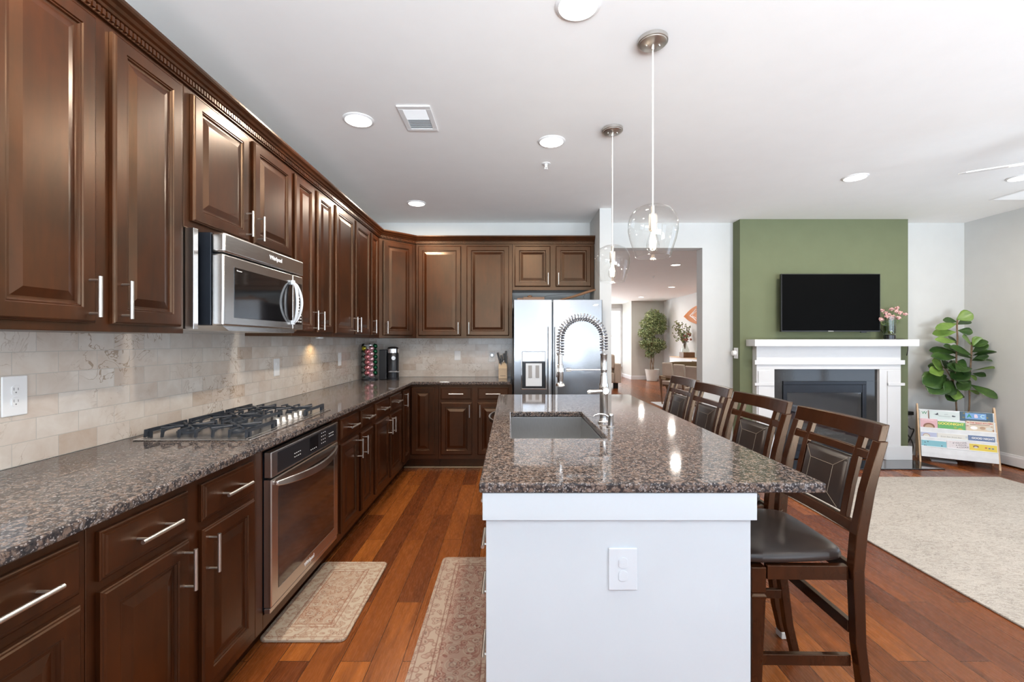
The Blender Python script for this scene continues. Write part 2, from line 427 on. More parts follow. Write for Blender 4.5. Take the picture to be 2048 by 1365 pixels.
# ================================================================= the setting
XL, XR, YB, YR, H = -1.655, 5.315, 5.27, -2.45, 2.72
YF = 15.6
struct(MB().box(-2.0, 5.6, -2.75, 17.4, -.10, 0).build('floor', M['floor']), 'glossy reddish brown hardwood plank floor')
struct(MB().box(-2.0, 5.6, -2.75, 17.4, H, H+.12).build('ceiling', M['ceiling']), 'smooth off-white ceiling')
struct(MB().box(XL-.15, XL, YR-.15, YB+.16, 0, H).build('wall_left', M['wall']))
w = MB(); w.box(XR, XR+.15, YR-.15, 1.4, 0, H); w.box(XR, XR+.15, 3.8, YF+1.6, 0, H); w.box(XR, XR+.15, 1.4, 3.8, 0, .5); w.box(XR, XR+.15, 1.4, 3.8, 2.3, H)
struct(w.build('wall_right', M['wall']), 'plain pale grey wall at the right')
# back wall with the wide opening to the far room
w = MB(); w.box(XL, 1.10, YB, YB+.16, 0, H); w.box(2.247, XR, YB, YB+.16, 0, H); w.box(1.10, 2.247, YB, YB+.16, 2.426, H)
struct(w.build('wall_back', M['wall']), 'white wall with a wide opening to the far room')
struct(MB().box(.930, 1.052, 4.69, YB, 0, H).build('wall_stub', M['wall']), 'short white wall beside the refrigerator')
struct(MB().box(2.605, 4.514, 5.11, YB, 0, H).build('wall_fireplace', M['green']), 'olive green chimney breast behind the television')
# rear wall behind the camera: window and glazed door openings
w = MB(); x0, x1 = XL, XR
w.box(x0, -1.15, YR-.12, YR, 0, H); w.box(-1.15, 2.35, YR-.12, YR, 0, .52); w.box(-1.15, 2.35, YR-.12, YR, 2.32, H)
w.box(2.35, 2.95, YR-.12, YR, 0, H); w.box(2.95, 4.85, YR-.12, YR, 2.17, H); w.box(4.85, x1, YR-.12, YR, 0, H)
struct(w.build('wall_rear', M['wall']))
def win_frame(name, x0, x1, z0, z1, n, y):
    f = MB(); t = .05
    f.box(x0, x1, y-.04, y+.04, z0, z0+t); f.box(x0, x1, y-.04, y+.04, z1-t, z1)
    for i in range(n+1):
        xx = x0 + (x1-x0)*i/n; f.box(max(x0, xx-t/2-.01), min(x1, xx+t/2+.01), y-.038, y+.038, z0+.001, z1-.001)
    return struct(f.build(name, M['trim'], bevel=.004))
win_frame('window_2', -1.15, 2.35, .52, 2.32, 3, YR+.02+.06)
win_frame('door_1', 2.95, 4.85, .0, 2.17, 2, YR+.02+.06)
wo = win_frame('window_4', -1.2, 1.2, .5, 2.3, 2, 0); wo.rotation_euler = (0, 0, PI/2); wo.location = (XR-.08, 2.6, 0)
# far room
struct(MB().box(XL-.15, XL, YB+.16, 17.3, 0, H).build('wall_far_left', M['wall']))
w = MB(); w.box(4.19, XR, YF, YF+1.5, 0, H)
struct(w.build('wall_far', M['wall_grey']), 'grey wall behind the potted tree in the far room')
w = MB(); w.box(XL, -.95, 16.9, 17.05, 0, H); w.box(-.95, 2.15, 16.9, 17.05, 0, .5); w.box(-.95, 2.15, 16.9, 17.05, 2.5, H)
w.box(2.15, 2.88, 16.9, 17.05, 0, H); w.box(2.88, 4.12, 16.9, 17.05, 0, .47); w.box(2.88, 4.12, 16.9, 17.05, 2.48, H); w.box(4.12, 4.188, 16.9, 17.05, 0, H)
struct(w.build('wall_far_end', M['wall']))
win_frame('added_window_3', -.95, 2.15, .5, 2.5, 3, 16.94)  # unseen extra window, added to bring light into the far room
t = thing('window_1', 'white window with closed slatted blinds in the far room', 'window'); t['kind'] = 'structure'; del t['category']
f = MB()
f.box(2.80, 2.90, 16.87, 16.898, .38, 2.56); f.box(4.10, 4.18, 16.87, 16.898, .38, 2.56); f.box(2.90, 4.10, 16.87, 16.898, 2.46, 2.56); f.box(2.78, 4.185, 16.83, 16.898, .36, .42)
f.box(2.90, 4.10, 16.90, 16.93, 1.47, 1.57)
f.build('window_frame', M['trim'], t, bevel=.004)
bl = NT('blind_slats'); bl.set(Base__Color=(.86, .87, .84), Roughness=.6)
trn = bl.n('ShaderNodeBsdfTranslucent'); trn.inputs[0].default_value = (.85, .87, .84, 1); mx = bl.n('ShaderNodeMixShader'); mx.inputs[0].default_value = .5
bl.l(bl.b.outputs[0], mx.inputs[1]); bl.l(trn.outputs[0], mx.inputs[2]); bl.l(mx.outputs[0], bl.out.inputs[0])
f = MB()
for k in range(34):
    z = .50 + k*.0575
    if 1.46 < z < 1.56: continue
    f.rings([[(2.91, 16.84, z), (2.91, 16.865, z+.052), (2.91, 16.867, z+.052), (2.91, 16.843, z)], [(4.09, 16.84, z), (4.09, 16.865, z+.052), (4.09, 16.867, z+.052), (4.09, 16.843, z)]])
f.build('blind', bl.m, t)

def baseboard(name, pts, side):
    # pts: two ends on the wall; side: unit normal into the room
    (ax, ay), (bx, by) = pts; nx, ny = side; f = MB()
    prof = [(0, 0), (.014, 0), (.014, .105), (.009, .118), (.006, .132), (0, .134)]
    f.rings([[(ax+nx*o, ay+ny*o, z) for o, z in prof], [(bx+nx*o, by+ny*o, z) for o, z in prof]])
    return struct(f.build(name, M['trim']))
baseboard('baseboard_right', ((XR, YR), (XR, YF)), (-1, 0))
baseboard('baseboard_back', ((4.515, YB), (XR-.014, YB)), (0, -1))
baseboard('baseboard_center', ((2.247, YB), (2.604, YB)), (0, -1))
baseboard('baseboard_far', ((4.19, YF), (XR-.014, YF)), (0, -1))
baseboard('baseboard_far_side', ((4.19, YF), (4.19, 16.9)), (-1, 0))
baseboard('baseboard_far_end', ((XL, 16.9), (4.176, 16.9)), (0, -1))
struct(MB().box(XR-.03, XR-.0145, .5, YF-.02, 0, .018).build('trim_1', M['stool_wood'], bevel=.004), 'thin dark shoe moulding at the right wall')

# tiled splashbacks
struct(MB().box(XL, XL+.008, .3, YB, .9165, 1.40).build('trim_2', M['tile_left']), 'beige stone tile splashback behind the cooktop')
struct(MB().box(XL+.008, .02, YB-.008, YB, .9165, 1.40).build('trim_3', M['tile_back']), 'pale stone tile splashback on the end wall')

# ================================================================= cabinets
def ring_rect(x0, x1, z0, z1, i, y):
    return [(x0+i, y, z0+i), (x1-i, y, z0+i), (x1-i, y, z1-i), (x0+i, y, z1-i)]
def door_mesh(x0, x1, z0, z1, yf):
    # raised-panel door, back face on yf, looking towards -y
    m = MB(); prof = [(0, 0), (0, -.012), (.003, -.014), (.005, -.0175), (.009, -.020), (.048, -.020), (.051, -.016), (.055, -.0165), (.058, -.010), (.062, -.0095), (.067, -.0095), (.094, -.0175), (.096, -.0175)]
    k = min(1, (x1-x0)/.24)
    m.rings([ring_rect(x0, x1, z0, z1, i*k if i > .01 else i, yf+d) for i, d in prof]); return m
def drawer_mesh(x0, x1, z0, z1, yf):
    m = MB(); prof = [(0, 0), (0, -.010), (.003, -.012), (.006, -.012), (.008, -.0155), (.011, -.0155), (.014, -.020), (.016, -.020)]
    m.rings([ring_rect(x0, x1, z0, z1, i, yf+d) for i, d in prof]); return m
def pull(parent, x, z, yf, length=.13, vert=True, off=.034):
    m = MB(); h = length/2; p = h-.012 - (.012 if not vert else 0)
    if vert:
        m.tube([(x, yf-off, z-h), (x, yf-off, z+h)], .006, 12)
        for s in (-1, 1): m.tube([(x, yf, z+s*p), (x, yf-off, z+s*p)], .0042, 8)
    else:
        m.tube([(x-h, yf-off, z), (x+h, yf-off, z)], .006, 12)
        for s in (-1, 1): m.tube([(x+s*p, yf, z), (x+s*p, yf-off, z)], .0042, 8)
    return m.build('handle', M['nickel'], parent, smooth=True)

def cabinet(name, label, cat, group, loc, rot, W, z0, z1, depth, doors=(), drawers=(), toe=False, body=True, mat='cab'):
    t = thing(name, label, cat, loc, rot, group)
    if body:
        b = MB(); zb = .11 if toe else z0
        b.box(0, W, -depth, -.003, zb, z1)
        if toe: b.box(.0, W, -depth+.075, -.01, .0, .1105)
        b.build('carcass', M[mat], t, bevel=.0015, segs=1)
    for x0, x1, a, b_, hx, hz in doors:
        d = door_mesh(x0, x1, a, b_, -depth-.001).build('door', M[mat], t)
        pull(d, hx, hz, -depth-.021)
    for x0, x1, a, b_ in drawers:
        d = drawer_mesh(x0, x1, a, b_, -depth-.001).build('drawer', M[mat], t)
        pull(d, (x0+x1)/2, (a+b_)/2, -depth-.021, .15, False)
    return t
R90 = PI/2
UZ0, UZ1, DZ0, DZ1 = 1.366, 2.405, 1.393, 2.382
UD, BD = .297, .607
def left_upper(label, w0, w1, doors, z0=UZ0, dz0=DZ0):
    ds = []
    for a, b, side in doors:
        hx = (b-.028) if side == 'r' else (a+.028)
        ds.append((a-w0, b-w0, dz0, DZ1, hx-w0, dz0+.018+.065))
    return cabinet('upper_cabinet', label, 'cabinet', 'wall cabinets', (XL, w0, 0), R90, w1-w0, z0, UZ1, UD, ds)
left_upper('tall dark maple wall cabinet nearest the camera, left of the microwave', 1.112, 1.868, [(1.142, 1.458, 'r'), (1.521, 1.837, 'l')])
left_upper('short two-door wall cabinet above the microwave', 1.870, 2.788, [(1.904, 2.306, 'r'), (2.355, 2.757, 'l')], 1.812, 1.845)
left_upper('tall two-door wall cabinet just past the microwave', 2.790, 3.428, [(2.806, 3.080, 'r'), (3.128, 3.405, 'l')])
left_upper('wider two-door wall cabinet on the side wall, second past the microwave', 3.430, 4.322, [(3.456, 3.868, 'r'), (3.905, 4.300, 'l')])
left_upper('narrow single-door wall cabinet beside the angled corner cabinet', 4.324, 4.655, [(4.350, 4.560, 'l')])
# angled corner cabinet
t = thing('corner_cabinet', 'angled wall cabinet filling the upper corner above the coffee machine', 'cabinet', (XL+UD, 4.66, 0), PI/4, 'wall cabinets')
cw = math.hypot(.313, .313)
b = MB(); p = [(XL+.003, 4.66), (XL+UD, 4.66), (XL+UD+.313, YB-UD), (XL+UD+.313, YB-.003), (XL+.003, YB-.003)]
Mi = (Matrix.Translation((XL+UD, 4.66, 0)) @ Matrix.Rotation(PI/4, 4, 'Z')).inverted()
b.prism(p, UZ0, UZ1, 'z').xf(Mi).build('carcass', M['cab'], t, bevel=.0015, segs=1)
d = door_mesh(.04, cw-.05, DZ0, DZ1, -.001).build('door', M['cab'], t); pull(d, .068, DZ0+.083, -.021)
# back run
def back_upper(label, x0, x1, doors, z0=UZ0, dz0=DZ0):
    ds = []
    for a, b_, side in doors:
        hx = (b_-.028) if side == 'r' else (a+.028)
        ds.append((a-x0, b_-x0, dz0, DZ1, hx-x0, dz0+.083))
    return cabinet('upper_cabinet', label, 'cabinet', 'wall cabinets', (x0, YB, 0), 0, x1-x0, z0, UZ1, UD, ds)
back_upper('wide two-door wall cabinet on the end wall, left of the refrigerator', -1.043, .020, [(-1.018, -.545, 'r'), (-.484, -.0165, 'l')])
back_upper('short two-door wall cabinet above the refrigerator', .022, .926, [(.045, .440, 'r'), (.498, .888, 'l')], 1.897, 1.935)

# crown moulding with dentils along all wall cabinets
t = thing('crown_molding', 'dark crown moulding with small dentil blocks topping the wall cabinets', 'molding', (XL+UD, 1.112, UZ1))
path = [(XL+UD, 1.112), (XL+UD, 4.66), (XL+UD+.313, YB-UD), (.928, YB-UD)]
nrm = []
for i in range(len(path)):
    def seg(a, b):
        d = Vector((b[0]-a[0], b[1]-a[1])).normalized(); return Vector((d.y, -d.x))
    if i == 0: n = seg(path[0], path[1])
    elif i == len(path)-1: n = seg(path[-2], path[-1])
    else:
        a, b = seg(path[i-1], path[i]), seg(path[i], path[i+1]); n = (a+b).normalized(); n = n / n.dot(a)
    nrm.append(n)
prof = [(-.02, UZ1+.0005), (.010, UZ1+.0005), (.010, UZ1+.030), (.018, UZ1+.034), (.022, UZ1+.042), (.030, UZ1+.048), (.036, UZ1+.058), (.046, UZ1+.068), (.050, UZ1+.076), (.050, UZ1+.086), (-.02, UZ1+.086)]
f = MB(); org = Vector((XL+UD, 1.112, UZ1))
f.rings([[tuple(Vector((p[0]+n.x*o, p[1]+n.y*o, z))-org) for o, z in prof] for p, n in zip(path, nrm)])
f.build('molding_profile', M['cab'], t)
f = MB()
for i in range(3):
    a, b = Vector((*path[i], 0)), Vector((*path[i+1], 0)); L = (b-a).length; d = (b-a)/L; n = Vector((d.y, -d.x, 0)); k = 0.0
    while k < L-.012:
        q = a + d*k + n*.0095
        pts = [q, q+d*.011, q+d*.011+n*.008, q+n*.008]
        f.rings([[tuple(Vector((p.x, p.y, UZ1+.008))-org) for p in pts], [tuple(Vector((p.x, p.y, UZ1+.027))-org) for p in pts]]); k += .0175
f.build('dentil_band', M['cab'], t)

# ---------------- base cabinets
TZ0, TZ1 = .727, .853
BZ0, BZ1 = .158, .700
def left_base(label, w0, w1, fronts):
    # fronts: (a, b, handle side)
    ds = [(a-w0, b-w0, BZ0, BZ1, ((b-.026) if s == 'r' else (a+.026))-w0, BZ1-.022-.065) for a, b, s in fronts]
    dr = [(a-w0, b-w0, TZ0, TZ1) for a, b, s in fronts]
    return cabinet('base_cabinet', label, 'cabinet', 'base cabinets', (XL, w0, 0), R90, w1-w0, .11, .884, BD, ds, dr, True)
left_base('base cabinet nearest the camera at the lower left of the picture', .36, 1.108, [(.40, .715, 'r'), (.768, 1.083, 'l')])
left_base('two-drawer two-door base cabinet just left of the wall oven', 1.110, 1.846, [(1.135, 1.446, 'r'), (1.509, 1.814, 'l')])
left_base('two-drawer base cabinet just past the wall oven', 2.720, 3.408, [(2.743, 3.055, 'r'), (3.112, 3.372, 'l')])
left_base('two-drawer base cabinet on the side wall, second past the wall oven', 3.410, 4.292, [(3.446, 3.826, 'r'), (3.872, 4.262, 'l')])
# corner base with two full-height doors
t = thing('corner_base_cabinet', 'corner base cabinet with full-height doors below the coffee machine', 'cabinet', (XL+.605, 4.294, 0), 0, 'base cabinets')
f = MB(); ox, oy = XL+.605, 4.294
f.box(XL+.003-ox, .001, 0, YB-.003-oy, .11, .884); f.box(.0015, -.745-ox, 4.665-oy, YB-.003-oy, .11, .884)
f.box(XL+.003-ox, -.075, 0, YB-.003-oy, 0, .1105); f.box(-.0745, -.745-ox, 4.665+.075-oy, YB-.003-oy, 0, .1105)
f.build('carcass', M['cab'], t)
d = door_mesh(.050, .305, BZ0, .858, -.001).build('door', M['cab'], t, rot=(0, 0, R90), loc=(.001, 0, 0)); pull(d, .068, .858-.03-.065, -.021)
d = door_mesh(.022, .264, BZ0, .858, 4.664-oy).build('door', M['cab'], t)
cabinet('base_cabinet', 'two-drawer two-door base cabinet on the end wall beside the refrigerator', 'cabinet', 'base cabinets', (-.743, YB, 0), 0, .763, .11, .884, .605,
        [(.021, .346, BZ0, BZ1, .320, BZ1-.087), (.403, .723, BZ0, BZ1, .429, BZ1-.087)], [(.021, .346, TZ0, TZ1), (.403, .723, TZ0, TZ1)], True)
struct(MB().box(-1.12, .02, 4.715, 4.738, 0, .018).build('trim_4', M['bronze'], bevel=.004), 'pale shoe strip at the foot of the end wall cabinets')

# oven housing
t = thing('oven_cabinet', 'dark wooden cabinet surround that frames the wall oven', 'cabinet', (XL, 1.848, 0), R90, 'base cabinets')
f = MB(); W = .870; f.box(0, .055, -BD, -.003, .11, .884); f.box(W-.080, W, -BD, -.003, .11, .884); f.box(.056, W-.081, -BD, -.003, .866, .884); f.box(.056, W-.081, -BD, -.003, .11, .17); f.box(0, W, -BD+.075, -.01, 0, .109)
f.box(.056, W-.081, -.02, -.003, .171, .865)
f.build('carcass', M['cab'], t, bevel=.0015, segs=1)

# ---------------- worktops
f = MB(); CY0 = .34
f.prism([(XL+.001, CY0), (-1.008, CY0), (-1.008, 4.622), (.003, 4.622), (.003, YB-.001), (XL+.001, YB-.001)], .8855, .9155, 'z')
o = f.xf(Matrix.Translation((1.655, -2, -.8855))).build('countertop', M['granite'], loc=(-1.655, 2, .8855), bevel=.006, segs=3)
tag(o, 'speckled brown granite worktop running along the side wall and round the corner', 'countertop')
# ================================================================= island
IX0, IX1, IY0, IY1 = -.073, .718, 1.345, 3.50
t = thing('kitchen_island', 'white painted island base under the granite slab', 'island', (0, 2.4, 0))
L = lambda m: m.xf(Matrix.Translation((0, -2.4, 0)))
f = MB(); f.box(IX0, IX1, IY0, IY0+.02, 0, .884); L(f).build('end_panel', M['island_white'], t, bevel=.0015)
f = MB(); f.box(-.083, .731, 1.333, 1.3445, .803, .884); f.box(.7185, .731, 1.3450, 3.50, .803, .884); L(f).build('apron', M['island_white'], t, bevel=.0015)
f = MB(); f.box(IX1-.02, IX1, IY0+.021, IY1, 0, .884); L(f).build('back_panel', M['island_white'], t)
f = MB(); f.box(-.045, IX1-.021, IY1-.02, IY1, 0, .884); f.box(-.045, .69, 2.835, 2.849, 0, .884); f.box(-.045, .69, 1.863, 1.877, .1, .884)
f.box(-.045, .69, IY0+.021, 2.834, .1, .115); f.box(.0, .015, IY0+.021, 2.834, 0, .0995)
L(f).build('carcass', M['island_white'], t)
def lfront(y0, y1, z0, z1, kind, hy=None, hz=None):
    # fronts on the cook's side of the island (facing -x)
    m = MB(); w = y1-y0
    rings = [ring_rect(0, w, z0, z1, i, d) for i, d in ([(0, 0), (0, -.016), (.003, -.019), (.045, -.019), (.05, -.012), (.055, -.012)] if kind == 'door' else [(0, 0), (0, -.016), (.003, -.019), (.006, -.019)])]
    m.rings(rings); d = m.build('drawer' if kind == 'drawer' else 'door', M['island_white'], t, loc=(-.0465, y1-2.4, 0), rot=(0, 0, -R90))
    if kind == 'drawer': pull(d, w/2, (z0+z1)/2, -.019, .15, False, .030)
    else: pull(d, hy-0 if hy is not None else w-.03, z1-.09, -.019, .13, True, .030)
lfront(1.373, 1.857, .705, .870, 'drawer'); lfront(1.373, 1.857, .560, .698, 'drawer'); lfront(1.373, 1.857, .375, .553, 'drawer'); lfront(1.373, 1.857, .125, .368, 'drawer')
lfront(1.880, 2.352, .125, .870, 'door', .03); lfront(2.358, 2.830, .125, .870, 'door', .44)
# dishwasher
t = thing('dishwasher', 'dishwasher with a bowed steel handle peeking past the left edge of the island', 'dishwasher', (0, 3.165, 0))
f = MB(); f.box(-.045, .52, -.31, .31, .10, .875); f.box(.02, .5, -.29, .29, 0, .0995); f.build('tub', M['steel_dark'], t)
f = MB(); f.box(-.073, -.046, -.305, .305, .12, .870); f.build('door_panel', M['steel'], t, bevel=.004)
f = MB(); pts = [(-.073-.075*math.sin(PI*k/16)**.8, -.27+.54*k/16, .80) for k in range(17)]
rr = [[(p[0]-.006, p[1], p[2]-.013), (p[0]+.006, p[1], p[2]-.013), (p[0]+.006, p[1], p[2]+.013), (p[0]-.006, p[1], p[2]+.013)] for p in pts]
f.rings(rr).build('handle', M['steel'], t, smooth=True, bevel=.003)

# island worktop with the sink cut-out
X0, X1, Y0, Y1 = -.093, .932, 1.326, 3.533; hx0, hx1, hy0, hy1 = .003, .420, 1.94, 2.66
f = MB(); xs = [X0, hx0, hx1, X1]; ys = [Y0, hy0, hy1, Y1]; z0, z1 = .8855, .9155; V = {}
for i in range(4):
    for j in range(4):
        for k, z in enumerate((z0, z1)): V[i, j, k] = f.bm.verts.new((xs[i]-.42, ys[j]-2.4, z-.9))
for i in range(3):
    for j in range(3):
        if (i, j) == (1, 1): continue
        f.bm.faces.new([V[i, j, 1], V[i+1, j, 1], V[i+1, j+1, 1], V[i, j+1, 1]]); f.bm.faces.new([V[i, j, 0], V[i, j+1, 0], V[i+1, j+1, 0], V[i+1, j, 0]])
for i in range(3):
    for j, s in ((0, 1), (3, 1)): f.bm.faces.new([V[i, j, 0], V[i+1, j, 0], V[i+1, j, 1], V[i, j, 1]]); f.bm.faces.new([V[j, i, 0], V[j, i+1, 0], V[j, i+1, 1], V[j, i, 1]])
for a, b in (((1, 1), (2, 1)), ((2, 1), (2, 2)), ((2, 2), (1, 2)), ((1, 2), (1, 1))): f.bm.faces.new([V[a+(0,)], V[b+(0,)], V[b+(1,)], V[a+(1,)]])
o = f.build('island_countertop', M['granite'], loc=(.42, 2.4, .9), bevel=.006, segs=3)
tag(o, 'polished speckled granite slab on the white island with the sink cut-out', 'countertop')
# sink
t = thing('kitchen_sink', 'rectangular stainless undermount sink set in the island', 'sink', (.21, 2.30, .67))
a, b, c, d = -.205, .208, -.358, .358; th = .003
f = MB(); f.box(a, b, c, d, 0, th); f.box(a-th, a, c-th, d+th, 0, .2145); f.box(b, b+th, c-th, d+th, 0, .2145); f.box(a, b, c-th, c, 0, .2145); f.box(a, b, d, d+th, 0, .2145)
f.build('basin', M['steel_sink'], t, bevel=.001)
f = MB(); f.lathe([(.045, .0035), (.045, .006), (.036, .006), (.030, .001+.003), (.012, .0035)], (0, .05, 0)); f.build('drain', M['chrome'], t, smooth=True)
# faucet
t = thing('kitchen_faucet', 'tall brushed steel faucet with coiled spring neck beside the sink', 'faucet', (.478, 2.305, .9157))
f = MB(); f.lathe([(.030, 0), (.030, .006), (.024, .010), (.0215, .016), (.0205, .03), (.0205, .150), (.0235, .155), (.0235, .200), (.0200, .206), (.0195, .235), (.016, .245), (.014, .262), (.0175, .27), (.0175, .275), (.0165, .278), (.0165, .345), (.0185, .348), (.0185, .354), (.012, .356)])
f.build('column', M['faucet'], t, smooth=True)
f = MB(); f.tube([(0, 0, .168), (0, -.045, .168)], .021, 20); f.tube([(0, -.045, .168), (0, -.052, .168)], [.021, .015], 20); f.build('valve_body', M['faucet'], t, smooth=True)
f = MB(); f.tube([(-.005, -.040, .168), (-.035, -.042, .167), (-.085, -.045, .163), (-.092, -.045, .162)], [.009, .0085, .011, .008], 12); f.build('lever', M['faucet'], t, smooth=True)
AR = .1115; ZT = .365; neck = []
neck += [(0, 0, .35+.02*k) for k in range(1, 4)]
zc = .430
for k in range(0, 25):
    an = PI*k/24; neck.append((-AR+AR*math.cos(an), 0, zc+AR*math.sin(an)))
neck += [(-2*AR, 0, zc-.02*k) for k in range(1, 5)]
f = MB(); f.tube(neck, .0065, 10); f.build('hose', M['faucet'], t, smooth=True)
def resample(pts, n):
    pts = [Vector(p) for p in pts]; ls = [0]
    for a, b in zip(pts, pts[1:]): ls.append(ls[-1]+(b-a).length)
    out = []
    for i in range(n):
        s = ls[-1]*i/(n-1); j = 0
        while j < len(ls)-2 and ls[j+1] < s: j += 1
        u = (s-ls[j])/(ls[j+1]-ls[j]); out.append((pts[j].lerp(pts[j+1], u), (pts[j+1]-pts[j]).normalized()))
    return out
turns = 34; per = 14; cp = []
for i, (p, tg) in enumerate(resample(neck, turns*per)):
    an = 2*PI*i/per; n1 = tg.cross(Vector((0, 1, 0))).normalized(); n2 = Vector((0, 1, 0)); cp.append(p + (n1*math.cos(an)+n2*math.sin(an))*.0180)
f = MB(); f.tube(cp, .0034, 6); f.build('spring', M['wire_spring'], t, smooth=True)
hx = -2*AR
f = MB(); f.lathe([(.018, .345), (.018, .352), (.012, .354), (.012, .3), (.016, .296), (.016, .225), (.0145, .222), (.0145, .205), (.022, .198), (.024, .190), (.019, .186)][::-1], (hx, 0, 0)); f.build('spray_head', M['faucet'], t, smooth=True)
f = MB(); f.tube([(hx-.019, -.012, .285), (hx-.021, -.016, .26), (hx-.019, -.012, .235)], .004, 8); f.build('spray_trigger', M['faucet'], t, smooth=True)
f = MB(); f.tube([(-.016, 0, .272), (hx+.045, 0, .272)], .0045, 10); f.tube([(hx+.03, 0, .272), (hx+.055, 0, .272)], .009, 12); f.lathe([(.022, .262), (.022, .282)], (hx, 0, 0)); f.build('docking_arm', M['chrome'], t, smooth=True)
# soap dispenser
t = thing('soap_dispenser', 'small brushed steel soap dispenser in front of the faucet', 'dispenser', (.488, 2.19, .9157))
f = MB(); f.lathe([(.020, 0), (.020, .004), (.0135, .008), (.013, .05), (.014, .055), (.014, .062), (.011, .066), (.004, .067)]); f.build('body', M['faucet'], t, smooth=True)
f = MB(); f.tube([(-.008, 0, .048), (-.03, 0, .062), (-.055, 0, .064), (-.078, 0, .058), (-.084, 0, .052)], [.006, .0055, .005, .0045, .004], 10); f.build('spout', M['faucet'], t, smooth=True)

# ================================================================= wall oven
t = thing('wall_oven', 'stainless built-in oven with a bowed handle below the cooktop', 'oven', (XL, 1.905, 0), R90)
W = .733; yf = -(1.655-1.012)
f = MB(); f.box(.012, W-.012, -BD-.004+.001, -.03, .180, .855); f.build('housing', M['steel_dark'], t)
f = MB(); f.box(0, W, yf, -BD-.004, .752, .862); f.build('control_panel', M['steel'], t, bevel=.004, segs=3)
f = MB(); f.box(.05, W-.03, yf-.0012, yf+.0005, .762, .852); pnl = f.build('control_glass', M['plastic_black'], t, bevel=.0005)
f = MB(); f.box(.36, .46, yf-.0018, yf-.0013, .775, .845); f.build('display', M['display'], t)
f = MB()
for r in range(4):
    for k in range(3): f.box(.50+k*.022, .507+k*.022, yf-.0018, yf-.0013, .785+r*.018, .789+r*.018)
for r in range(2):
    for k in range(4): f.box(.20+k*.018, .209+k*.018, yf-.0018, yf-.0013, .790+r*.016, .793+r*.016); f.box(.60+k*.018, .607+k*.018, yf-.0018, yf-.0013, .800+r*.016, .804+r*.016)
for k in range(4): f.box(.37+k*.02, .378+k*.02, yf-.0025, yf-.0019, .781, .785)
f.build('buttons', M['white_ink'], t)
f = MB(); f.rings([ring_rect(0, W, .203, .744, i, d) for i, d in ((0, -BD-.004), (0, yf+.004), (.004, yf), (.055, yf), (.058, yf+.004), (.06, yf+.004))]); f.build('door', M['steel'], t)
f = MB(); f.box(.0585, W-.0585, yf-.0006, yf+.0035, .262, .700); f.build('door_glass', M['oven_glass'], t, bevel=.001)
f = MB(); f.box(0, W, yf+.006, -BD-.004, .178, .199); f.build('vent_trim', M['steel'], t, bevel=.002)
f = MB(); n = 24; rr = []
for k in range(n+1):
    u = k/n; x = .030+(W-.060)*u; y = yf-.006-.050*math.sin(PI*u)**.75; z = .722-.018*math.sin(PI*u); hh = .009+.010*math.sin(PI*u)**.5
    rr.append([(x, y-.006, z-hh), (x, y+.005, z-hh), (x, y+.005, z+hh), (x, y-.006, z+hh)])
f.rings(rr).build('handle', M['steel'], t, smooth=True, bevel=.003)
text('Whirlpool', .026, M['white_ink'], t, (.36, yf-.0005, .232), (R90, 0, 0), bold=.0004)

# ================================================================= microwave
t = thing('microwave', 'stainless over-the-range microwave with a pale bowed handle', 'microwave', (XL, 1.952, 0), R90)
W = .748; yb = -.355; yf = -.410
f = MB(); f.box(.0, W, yb, -.003, 1.405, 1.808); f.build('housing', M['steel_dark'], t, bevel=.002)
f = MB(); f.box(-.078, -.050, -.335, -.003, 1.385, 1.808); f.build('side_panel', M['steel'], t, bevel=.001)
def curved(z0, z1, x0, x1, pr, bz):
    m = MB(); rows = []
    for z, dy in ((z0, .012), (z0+.012, .003), ((z0+z1)/2, 0), (z1-.012, .003), (z1, .012)): rows.append([(x0, yb-.001, z), (x0, yf+dy, z), (x1, yf+dy, z), (x1, yb-.001, z)])
    return m.rings(rows)
f = MB(); f.box(0, W, yf-.004, yb-.001, 1.722, 1.808); f.build('vent_panel', M['steel'], t, bevel=.01, segs=4, smooth=True)
f = MB(); f.box(0, .622, yf, yb-.001, 1.402, 1.716); f.build('door', M['steel'], t, bevel=.008, segs=4, smooth=True)
f = MB(); f.box(.625, W, yf, yb-.001, 1.402, 1.716); f.build('keypad_panel', M['steel'], t, bevel=.006, segs=3, smooth=True)
f = MB(); f.box(.075, .615, yf-.0015, yf+.0005, 1.440, 1.668); f.build('door_window', M['black_glass'], t, bevel=.0006)
f = MB(); f.box(.648, W-.02, yf-.0015, yf+.0005, 1.432, 1.672); f.build('keypad_glass', M['black_glass'], t, bevel=.0006)
f = MB()
for r in range(9):
    for k in range(3): f.box(.660+k*.024, .674+k*.024, yf-.0022, yf-.0016, 1.445+r*.018, 1.452+r*.018)
f.build('buttons', M['white_ink'], t)
f = MB()
for sgn in (-1, 1):
    rr = []
    for k in range(17):
        u = k/16; z = 1.435+.235*u; bow = math.sin(PI*u); x = .605+sgn*(.004+.022*bow); y = yf-.012-.036*bow**.6
        rr.append([(x-.006, y-.006, z), (x+.006, y-.006, z), (x+.006, y+.008, z), (x-.006, y+.008, z)])
    f.rings(rr)
f.box(.595, .615, yf-.018, yf+.0, 1.428, 1.452); f.box(.595, .615, yf-.018, yf+.0, 1.654, 1.680)
f.build('handle', M['grey_plastic'], t, smooth=True, bevel=.003)
f = MB(); f.prism([(.02, 0), (W-.02, 0), (W-.06, -.0), (W-.07, -.022), (.07, -.022)], -.39, -.05, 'y').xf(Matrix.Translation((0, 0, 1.4035))).build('underside_tray', M['steel'], t)
text('Whirlpool', .030, M['white_ink'], t, (.43, yf-.0046, 1.768), (R90, 0, 0), bold=.0005)
text('Microwave', .009, M['white_ink'], t, (.112, yf-.0017, 1.655), (R90, 0, 0))

